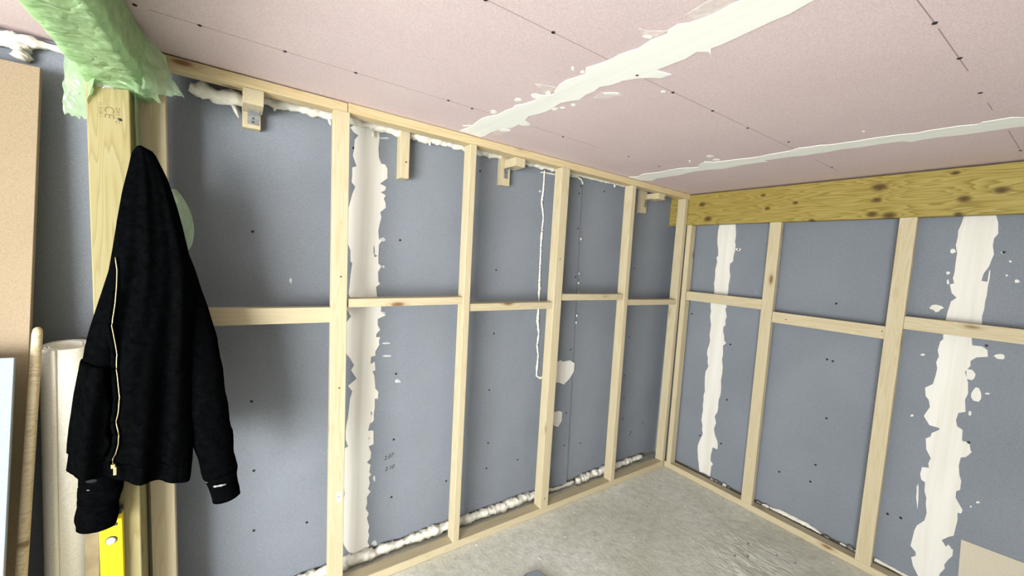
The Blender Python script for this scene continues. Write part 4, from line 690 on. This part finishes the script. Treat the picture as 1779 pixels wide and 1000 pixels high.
hanger('wooden L-shaped hanger with steel angle closest to the room corner', -0.400, -0.342, 1.942, -0.352, -0.272, 2.038, (-0.372, -0.345, 2.038, .055, .06), yh=.02)

# ------------------------------------------------------------------ post, wrapped beam and green polythene
post = empty('timber_post', (-3.065, -0.051, 0))
tag(post, 'square treated timber post with a CE stamp, green plastic over its head', 'post')
timber('shaft', (-3.0645, -0.025, 0.0), (-3.1025, -0.025, 1.976), 0.090, 0.150, (1, 0, 0), W_POST, post, 0.003)
def stamp(s, x, z, size):
    text('grade_stamp', s, (x, -0.1002, z), size, (0, 0, -1), (1, 0, 0), M_INK, post)
stamp('CE', -3.109, 1.898, 0.029)
stamp('DRY 1 C', -3.086, 1.898, 0.012)
stamp('11 0 09 1', -3.1215, 1.905, 0.011)
bm = bmesh.new(); bmesh.ops.create_uvsphere(bm, u_segments=12, v_segments=8, radius=1)
for v in bm.verts: v.co = Vector((v.co.x * .006, v.co.y * .0008, v.co.z * .0042))
kn = from_bm('dead_knot', bm, M_SCREW); kn.location = (-3.077, -0.0998, 1.866); kn.rotation_euler = (0, .5, 0); put(kn, post)

cb = empty('ceiling_beam', (-3.07, -1.8, 1.96))
tag(cb, 'ceiling beam hidden inside green plastic above the post', 'beam')
timber('beam', (-3.083, -0.004, 2.0485), (-3.083, -3.9, 2.0485), 0.090, 0.141, (1, 0, 0), W_POST, cb, 0.003)

ps = empty('plastic_sheet', (-3.07, -0.1, 1.95))
tag(ps, 'crumpled green polythene wrapped round the ceiling beam and post head', 'plastic sheet')
def crumple(p, s1=9.0, s2=23.0):
    a = noise.noise(p * s1); b = noise.noise(p * s2 + Vector((3, 1, 7)))
    return 0.65 * (1 - 2 * abs(a)) + 0.35 * (1 - 2 * abs(b))
V = []; Fc = []
NY, NS = 210, 44
sec = [(-3.034, 2.1185), (-3.034, 1.976), (-3.131, 1.976), (-3.131, 2.1185)]
seg = [0.142, 0.097, 0.142]
tot = sum(seg)
for i in range(NY + 1):
    f = i / NY
    y = 0.03 - 3.6 * f ** 1.6
    for j in range(NS + 1):
        d = tot * j / NS
        k = 0
        while k < 2 and d > seg[k]: d -= seg[k]; k += 1
        t = d / seg[k]
        x = sec[k][0] * (1 - t) + sec[k + 1][0] * t; z = sec[k][1] * (1 - t) + sec[k + 1][1] * t
        nx, nz = [(1, 0), (0, -1), (-1, 0)][k]
        # round the corners
        e = 0.0
        if k == 0: nz = -max(0, t - .7) * 2
        if k == 2: nz = -max(0, .3 - t) * 2
        if k == 1: nx = (max(0, .3 - t) - max(0, t - .7)) * 3
        q = Vector((x, y * 0.8, z))
        amp = 0.008 + 0.010 * math.exp(-((y + 0.12) / 0.16) ** 2)
        edge = 1.0 if k == 1 else (t if k == 0 else 1 - t)
        a = (0.006 + amp * (0.55 + 0.7 * crumple(q))) * min(1, edge * 4 + .1)
        V.append((x + nx * a, y, min(2.1185, z + nz * a)))
for i in range(NY):
    for j in range(NS):
        a = i * (NS + 1) + j
        Fc.append((a, a + 1, a + NS + 2, a + NS + 1))
w = from_py('beam_wrap', V, Fc, M_FILM, None, True); put(w, ps)
def sheet(name, a, b, c, d, nx=18, ny=18, amp=0.012, m=None, ragged=0.012, sag=0.0, seed=0, top_pin=True):
    a, b, c, d = map(Vector, (a, b, c, d))
    nrm = ((b - a).cross(d - a)).normalized()
    V = []; Fc = []
    for i in range(ny + 1):
        v = i / ny
        for j in range(nx + 1):
            u = j / nx
            p = a.lerp(b, u).lerp(d.lerp(c, u), v)
            k = crumple(p * 1.0 + Vector((seed, seed * .3, 0)), 11, 27)
            p = p + nrm * (amp * k * (v if top_pin else 1) ** .5 + sag * math.sin(math.pi * u) * v)
            if i == ny: p = p + (d - a).normalized() * ragged * noise.noise(Vector((u * 6 + seed, 0, 0)))
            if j in (0, nx): p = p + (b - a).normalized() * ragged * .6 * noise.noise(Vector((v * 6 + seed, 5 + j, 0)))
            V.append(p)
    for i in range(ny):
        for j in range(nx):
            q = i * (nx + 1) + j
            Fc.append((q, q + 1, q + nx + 2, q + nx + 1))
    o = from_py(name, V, Fc, m or M_FILM2, None, True); put(o, ps)
    return o
# hanging down the left of the post
sheet('loose_flap', (-3.190, -.10, 2.105), (-3.120, -.155, 2.00), (-3.150, -.085, 1.855), (-3.222, -.01, 1.868), 24, 28, .016, M_FILM2, .014, .015, 1)
sheet('loose_flap', (-3.180, -.10, 2.08), (-3.110, -.160, 1.99), (-3.140, -.110, 1.915), (-3.200, -.05, 1.93), 20, 20, .014, M_FILM2, .012, .01, 2)
# gathered band over the post head
sheet('gathered_fold', (-3.150, -.145, 2.01), (-3.020, -.175, 2.01), (-3.030, -.118, 1.958), (-3.135, -.118, 1.962), 28, 12, .012, M_FILM, .006, .010, 3, False)
for i, (z0, z1) in enumerate(((1.985, 1.965), (1.972, 1.950))):
    tube('twisted_fold', [(-3.10, -.140, z0), (-3.07, -.148, z0 - .004), (-3.04, -.146, (z0 + z1) / 2 - .006), (-3.018, -.125, z1 - .012)], [.004, .008, .007, .004], M_FILM, ps, n=8, jitter=.25, seed=i)
# right hand flaps
sheet('loose_flap', (-3.0194, -0.2, 2.0962), (-2.9735, -0.13, 2.0674), (-2.9261, -0.15, 1.9555), (-3.0081, -0.22, 1.9429), 28, 30, .016, M_FILM2, .022, .014, 5)
sheet('loose_flap', (-3.0319, -0.27, 2.0002), (-3.0151, -0.25, 2.0178), (-2.9802, -0.09, 1.937), (-3.0322, -0.17, 1.9324), 20, 24, .012, M_FILM2, .014, .012, 6)
# strip hanging between post and stud, and the bulge further down beside the jacket
sheet('hanging_strip', (-3.0475, -.092, 1.97), (-3.0475, -.012, 1.97), (-3.040, -.010, 1.60), (-3.040, -.070, 1.60), 8, 30, .003, M_FILM2, .003, .0, 7)
V = []; Fc = []
n = 12
for i in range(n + 1):
    v = i / n
    zc = 1.695 - 0.20 * v
    wd = .040 * math.sin(math.pi * min(1, v * .92 + .04)) ** .7 + .003
    xc = -2.975 + .035 * v ** .8
    for j in range(9):
        u = j / 8 - .5
        p = Vector((xc + wd * u * 2 * .8, .015 - .035 * math.cos(u * math.pi) * math.sin(math.pi * v) ** .5, zc))
        p += Vector((1, -1, 0)) * .006 * crumple(p, 14, 30)
        V.append(p)
for i in range(n):
    for j in range(8):
        q = i * 9 + j; Fc.append((q, q + 1, q + 10, q + 9))
bl = from_py('loose_bulge', V, Fc, M_FILM2, None, True); put(bl, ps)
tape = sheet('clear_tape', (-3.122, -.128, 1.985), (-3.088, -.130, 1.985), (-3.090, -.104, 1.945), (-3.124, -.104, 1.945), 10, 10, .006, M_TAPE, .004, .0, 9, False)

# ------------------------------------------------------------------ black hooded jacket
hd = DATA['hd']
jk = empty('hooded_jacket', (-3.03, -0.17, 0.75))
tag(jk, 'black zipped hooded jacket with white paint marks hanging from the post', 'jacket')
def samp(pl, t):
    s = t * (len(pl) - 1); i = min(int(s), len(pl) - 2); f = s - i
    return (pl[i][0] * (1 - f) + pl[i + 1][0] * f, pl[i][1] * (1 - f) + pl[i + 1][1] * f)
def by_len(pl, n=80):
    L = [0]
    for a, b in zip(pl, pl[1:]): L.append(L[-1] + math.hypot(b[0] - a[0], b[1] - a[1]))
    out = []
    for i in range(n + 1):
        d = L[-1] * i / n; k = 0
        while k < len(L) - 2 and L[k + 1] < d: k += 1
        f = (d - L[k]) / max(1e-9, L[k + 1] - L[k])
        out.append((pl[k][0] * (1 - f) + pl[k + 1][0] * f, pl[k][1] * (1 - f) + pl[k + 1][1] * f))
    return out
def by_z(pl, zs):
    out = []
    for z in zs:
        for a, b in zip(pl, pl[1:]):
            if b[1] <= z <= a[1] or (a is pl[0] and z > a[1]):
                f = (a[1] - z) / max(1e-6, a[1] - b[1]); f = max(0, min(1, f))
                out.append(a[0] * (1 - f) + b[0] * f); break
        else: out.append(pl[-1][0])
    return out
BLp = by_len(hd['bl']); BRp = by_len(hd['br'])
zl0, zl1 = BLp[0][1], BLp[-1][1]; zr0, zr1 = BRp[0][1], BRp[-1][1]
def rowends(t):
    zl = zl0 + (zl1 - zl0) * t; zr = zr0 + (zr1 - zr0) * t
    return (by_z(hd['bl'], [zl])[0], zl), (by_z(hd['br'], [zr])[0], zr)
YC = -0.168
def thick(t):
    ks = [(0, .012), (.04, .026), (.15, .045), (.35, .058), (.6, .068), (.85, .070), (1, .062)]
    for (a, va), (b, vb) in zip(ks, ks[1:]):
        if t <= b: return va + (vb - va) * (t - a) / (b - a)
    return ks[-1][1]
def surf(t, u, front=True, off=0.0):
    """u 0..1 from the left to the right outline"""
    (xl, zl), (xr, zr) = rowends(t)
    c = 2 * u - 1
    s = math.sqrt(max(0, 1 - c * c)) ** .75
    fold = 0.0
    if front:
        fold = s * (t ** .8) * (0.016 * math.sin(u * 15.5 - 1.3 * t + 0.6) + 0.008 * math.sin(u * 29 + 3 * t) + 0.006 * math.sin(9 * t + 4 * u))
        # front edge lap beside the zip
        y = YC - thick(t) * s - fold - off * (0.3 + s)
    else:
        y = YC + 0.055 * min(1, t * 5) * s
    return Vector((xl + (xr - xl) * u, y, zl + (zr - zl) * u))
def ring_part(name, t0, t1, nt_, m, off=0.0, rib=0.0, cap0=True, cap1=True, inset=0.0):
    NU = 46
    V = []; Fc = []
    for i in range(nt_ + 1):
        t = t0 + (t1 - t0) * i / nt_
        for j in range(NU):
            u = .5 - .5 * math.cos(math.pi * j / NU)
            o = off + (rib * math.sin(j * 2.2) if rib else 0)
            V.append(surf(t, inset + u * (1 - 2 * inset), True, o))
        for j in range(NU):
            u = .5 + .5 * math.cos(math.pi * j / NU)
            V.append(surf(t, inset + u * (1 - 2 * inset), False))
    N = NU * 2
    for i in range(nt_):
        for j in range(N):
            j2 = (j + 1) % N
            Fc.append((i * N + j, i * N + j2, (i + 1) * N + j2, (i + 1) * N + j))
    if cap0: Fc.append(tuple(range(N)))
    if cap1:
        # hem folds up inside
        b0 = len(V); base = nt_ * N
        for j in range(N):
            p = V[base + j]; cx = sum((V[base + q].x for q in range(0, N, 8)), 0) / len(range(0, N, 8))
            V.append(Vector((p.x * .93 + cx * .07, YC + (p.y - YC) * .7, p.z + .03)))
        for j in range(N):
            j2 = (j + 1) % N
            Fc.append((base + j, base + j2, b0 + j2, b0 + j))
        Fc.append(tuple(b0 + j for j in range(N))[::-1])
    o = from_py(name, V, Fc, m, None, True)
    bm = bmesh.new(); bm.from_mesh(o.data); bmesh.ops.recalc_face_normals(bm, faces=bm.faces); bm.to_mesh(o.data); bm.free()
    put(o, jk); return o
ring_part('hood_and_yoke', 0.0, 0.24, 22, M_CLOTH, 0.002, cap1=True)
ring_part('body', 0.225, 0.945, 60, M_CLOTH, cap1=True)
ring_part('hem_band', 0.940, 1.0, 6, M_CLOTH, -0.004, 0.0012, inset=0.004)
# patch pocket on the left front, ending short of the zip
def upk(t):
    (xl, zl), (xr, zr) = rowends(t)
    return (by_z(hd['zip'], [zl])[0] - 0.020 - xl) / (xr - xl)
V = []; Fc = []
NI, NJ = 20, 14
for L_ in (0, 1):
    for i in range(NI + 1):
        t = 0.66 + 0.275 * i / NI
        for j in range(NJ + 1):
            u = -0.004 + (upk(t) + 0.004) * j / NJ
            if i > NI - 4 and j > NJ - 4:
                u -= 0.012 * (i - NI + 4) * (j - NJ + 4) / 4
            p = surf(t, max(0.0, u), True, 0.010 if L_ else 0.001)
            if L_: p.y -= 0.005 * math.sin(math.pi * i / NI); p.x -= .004 * (1 - j / NJ)
            V.append(p)
off = (NI + 1) * (NJ + 1)
for i in range(NI):
    for j in range(NJ):
        a = off + i * (NJ + 1) + j
        Fc.append((a, a + 1, a + NJ + 2, a + NJ + 1))
border = [j for j in range(NJ + 1)] + [i * (NJ + 1) + NJ for i in range(1, NI + 1)] + [NI * (NJ + 1) + j for j in range(NJ - 1, -1, -1)] + [i * (NJ + 1) for i in range(NI - 1, 0, -1)]
for a, b in zip(border, border[1:] + border[:1]): Fc.append((a, b, b + off, a + off))
pk = from_py('pocket', V, Fc, M_CLOTH, None, True); put(pk, jk)
def surf_at(x, z):
    # find t,u for a point on the front
    t = (zl0 - z) / (zl0 - zl1)
    for _ in range(4):
        (xl, zl), (xr, zr) = rowends(max(0, min(1, t)))
        u = max(0, min(1, (x - xl) / (xr - xl)))
        t += (zl + (zr - zl) * u - z) / (zl0 - zl1)
    return max(0, min(1, t)), u
zp_ = []
for x, z in by_len(hd['zip'], 70):
    t, u = surf_at(x, z); q = surf(t, u, True, 0.004); q.x = x; q.z = z; q.y -= 0.002; zp_.append(q)
tube('zip', zp_, .0015, M_BRASS, jk, n=8)
zt_ = [p + Vector((-.007, .003, 0)) for p in zp_][11:]
tube('zip_placket', zt_, .0065, M_CLOTH, jk, n=8)
e_ = zp_[-1]
pull = box('zip_pull', e_.x + .001, e_.x + .008, e_.y - .008, e_.y - .005, e_.z - .026, e_.z - .002, M_BRASS, jk, .001)
box('zip_slider', e_.x - .004, e_.x + .005, e_.y - .007, e_.y + .002, e_.z - .006, e_.z + .006, M_BRASS, jk, .001)
# sleeves
def sleeve(name, pts, y0, radii, cloth, wr_seed, cuff_from):
    P = by_len([(a, b) for a, b in pts], 46)
    rr = []
    for i in range(47):
        s = i / 46 * (len(radii) - 1); k = min(int(s), len(radii) - 2); f = s - k
        r = radii[k] * (1 - f) + radii[k + 1] * f
        rr.append(r * (1 + .05 * math.sin(i * 1.1 + wr_seed) * (i / 46)))
    ci = int(46 * cuff_from)
    PP = [Vector((x, y0 + .012 * math.sin(i * .16), z)) for i, (x, z) in enumerate(P)]
    o = tube(name, PP[:ci + 1], rr[:ci + 1], cloth, jk, n=26, jitter=.012, seed=wr_seed, flat=(1, .72, 1))
    c = tube('cuff', PP[ci:], [rr[ci] * 1.0] + [rr[k] * .965 for k in range(ci + 1, 47)], cloth, jk, n=26, jitter=.03, seed=wr_seed + 1, flat=(1, .72, 1))
    return o
R_SPL = cloth_mat('black_fleece_splashed_right', [((-2.8269, -.2, .7269), (.030, .0085), .55), ((-2.8642, -.2, .7414), (.010, .006), .15)])
L_SPL = cloth_mat('black_fleece_splashed_left', [((-3.1213, -.2, .8281), (.024, .012), .03), ((-3.1294, -.2, .7999), (.007, .004), .25)])
sleeve('sleeve', hd['rs'], -.160, hd['rsr'], R_SPL, 1, .90)
sleeve('sleeve', hd['ls'], -.150, [.012, .020, .035, .046, .050, .049, .047, .046], L_SPL, 4, .89)

# ------------------------------------------------------------------ things leaning at the far left
def panel(name, pts_front, th, nrm, m, label, cat):
    """flat rectangular sheet from four face corners, th thick away from nrm"""
    a = [Vector(p) for p in pts_front]
    nv = Vector(nrm).normalized() * th
    V = a + [p + nv for p in a]
    bm = bmesh.new(); vs_ = [bm.verts.new(v) for v in V]
    for f in ((0, 1, 2, 3), (7, 6, 5, 4), (0, 4, 5, 1), (1, 5, 6, 2), (2, 6, 7, 3), (3, 7, 4, 0)): bm.faces.new([vs_[i] for i in f])
    bmesh.ops.bevel(bm, geom=bm.edges[:], offset=.0012, segments=1, affect='EDGES')
    o = from_bm(name, bm, m); tag(o, label, cat); return o
ym = lambda z: -.09 + .09 * z
panel('fibreboard_sheet', [(-3.8, ym(0), 0), (-3.308, ym(0), 0), (-3.2825, ym(2.013), 2.013), (-3.8, ym(2.011), 2.011)], .018, (0, 1, -.09), M_MDF, 'tall tan fibreboard sheet leaning against the blue wall at the far left', 'board')
yb_ = lambda z: -.24 + .14 * z
panel('plasterboard_offcut', [(-3.75, yb_(0), 0), (-3.2989, yb_(0), 0), (-3.2937, yb_(1.1725), 1.1725), (-3.75, yb_(1.1725+.01), 1.1725+.01)], .0125, (0, 1, -.14), M_LBLUE, 'light blue plasterboard offcut standing in front of the tan fibreboard', 'board')
pl_ = tube('wooden_pole', [(-3.296, -.160, .004), (-3.284, -.0955, .54), (-3.2685, -.013, 1.225), (-3.268, -.0112, 1.240), (-3.2679, -.0106, 1.2455)], [.0125, .0122, .0112, .009, .004], W_POLE, None, n=18)
tag(pl_, 'round wooden broom pole leaning beside the cream roll', 'pole')
# cream roll: spiral sheet
def roll():
    e = empty('underlay_roll', (-3.225, .055, 0)); tag(e, 'upright roll of cream underlay sheet behind the jacket', 'roll')
    th = .006
    V = []; Fc = []; N = 110; NZ = 10
    for k in (0, 1):
        for i in range(N + 1):
            t = 2.6 * i / N
            a = math.radians(257) - 2 * math.pi * t
            r = .060 - .0085 * t - k * th
            for j in range(NZ + 1):
                z = 1.175 * j / NZ
                wob = 1 + .03 * math.sin(3 * z + a)
                V.append(Vector((-3.225 + r * wob * math.cos(a), .062 + r * wob * math.sin(a), z + (.006 * math.sin(a) if j == NZ else 0))))
    off = (N + 1) * (NZ + 1)
    for i in range(N):
        for j in range(NZ):
            q = i * (NZ + 1) + j
            Fc.append((q, q + 1, q + NZ + 2, q + NZ + 1)); Fc.append((off + q, off + q + NZ + 1, off + q + NZ + 2, off + q + 1))
        q = i * (NZ + 1) + NZ; Fc.append((q, off + q, off + q + NZ + 1, q + NZ + 1))
    for q0 in (0, N * (NZ + 1)):
        for j in range(NZ): Fc.append((q0 + j, q0 + j + 1, off + q0 + j + 1, off + q0 + j))
    o = from_py('rolled_sheet', V, Fc, M_ROLL, None, True); put(o, e)
    bm = bmesh.new(); bm.from_mesh(o.data); bmesh.ops.recalc_face_normals(bm, faces=bm.faces); bm.to_mesh(o.data); bm.free()
roll()
bt = timber('timber_batten', (-3.161, .010, 0), (-3.161, .010, .72), .034, .030, (1, 0, 0), M_BROWN); tag(bt, 'short dull brown batten standing behind the post beside the cream roll', 'batten')

# ------------------------------------------------------------------ spirit level standing against the post
lv = empty('spirit_level', (-3.09, -.125, 0)); tag(lv, 'yellow box-section spirit level standing upright against the post', 'spirit level')
def lvx(z): return -3.0945 + (.59 - z) * .018
def lbox(name, dx0, dx1, y0, y1, z0, z1, m, bev=.001):
    o = timber(name, (lvx(z0) + (dx0 + dx1) / 2, (y0 + y1) / 2, z0), (lvx(z1) + (dx0 + dx1) / 2, (y0 + y1) / 2, z1), dx1 - dx0, y1 - y0, (1, 0, 0), m, lv, bev); return o
lbox('body', -.0255, .0255, -.124, -.1015, 0.004, .676, M_YELLOW, .002)
lbox('end_cap', -.0258, .0258, -.1245, -.101, .676, .692, M_DARKPL, .002)
for dx in (-.0175, .0125): lbox('groove', dx, dx + .0012, -.1246, -.1238, .05, .62, M_YELLOW2, 0)
for dx in (-.008, -.003, .002, .007): lbox('scale_mark', dx - .0004, dx + .0004, -.1246, -.1238, .38, .53, M_YELLOW2, 0)
lbox('vial_window', -.004, .0165, -.1255, -.118, .640, .651, M_DARKPL, .003)
bm = bmesh.new(); bmesh.ops.create_cone(bm, cap_ends=True, segments=28, radius1=.0135, radius2=.0125, depth=.005)
rg = from_bm('vial_ring', bm, M_DARKPL); rg.location = (lvx(.597) + .0005, -.1255, .597); rg.rotation_euler = (math.pi / 2, 0, 0); put(rg, lv)
bm = bmesh.new(); bmesh.ops.create_uvsphere(bm, u_segments=20, v_segments=10, radius=.0112)
for v in bm.verts: v.co.y *= .25
vg = from_bm('vial', bm, M_VIAL, None, True); vg.location = (lvx(.597) + .0005, -.128, .597); put(vg, lv)

# ------------------------------------------------------------------ floor bits
ofc = empty('plasterboard_scrap', (-1.56, -.42, 0)); tag(ofc, 'small blue plasterboard scrap lying on the concrete floor', 'offcut')
pts2 = [(-1.5386, -.3408), (-1.510, -.47), (-1.66, -.50), (-1.72, -.36), (-1.60, -.330)]
slab('scrap_core', pts2, lambda x, y: (x, y, .0), (0, 0, 1), .0115, M_NEARBLACK, ofc)
slab('scrap_face', [(x + (-1.6 - x) * .03, y + (-.42 - y) * .03) for x, y in pts2], lambda x, y: (x, y, .0115), (0, 0, 1), .001, M_LBLUE, ofc)
def crumb(i, x, y, s, m, label, group, name):
    bm = bmesh.new(); bmesh.ops.create_icosphere(bm, subdivisions=1, radius=1)
    for v in bm.verts:
        v.co *= 1 + .35 * noise.noise(v.co * 2 + Vector((i * 3, 0, 0))); v.co = Vector((v.co.x * s[0], v.co.y * s[1], v.co.z * s[2]))
    o = from_bm(name, bm, m); o.location = (x, y, s[2] * .7); o.rotation_euler = (0, 0, i * .8)
    tag(o, label, 'crumb', group)
WH = 'tiny white plaster crumb lying on the concrete floor'; GW = 'white plaster crumbs on the floor'
DK = 'tiny dark grit crumb lying on the concrete floor'; GD = 'dark grit on the floor'
for i, (x, y, s) in enumerate([(-1.713, -.030, .006), (-1.0506, -.0842, .005), (-.3531, -.4003, .005), (-.41, -.436, .004), (-.075, -.1107 - 1.0, .006), (-.31, -.15, .005), (-.05, -.17, .005), (-1.25, -.22, .004), (-.90, -.42, .004), (-.62, -.62, .004)]):
    crumb(i, x, y, (s, s * .7, s * .5), M_DUST, WH, GW, 'plaster_crumb')
crumb(30, -1.4777, -.2751, (.013, .0022, .002), M_DUST, 'thin white plaster sliver on the floor near the blue scrap', None, 'plaster_sliver')
for i, (x, y, s) in enumerate([(-.579, -.2769, .006), (-.4923, -.2403, .006), (-.03, -.4842, .006), (-1.0937, -.2997, .005), (-.2735, -1.0006, .007), (-.3506, -.7927, .008), (-1.7938, -.0945, .004), (-1.8579, -.06, .004), (-.60, -.25, .004), (-.55, -.30, .004), (-.44, -.35, .004), (-.25, -.30, .004), (-.30, -.92, .006), (-.52, -.80, .007), (-.46, -.84, .008)]):
    crumb(50 + i, x, y, (s, s * .7, s * .5), M_DEBRIS, DK, GD, 'grit_crumb')
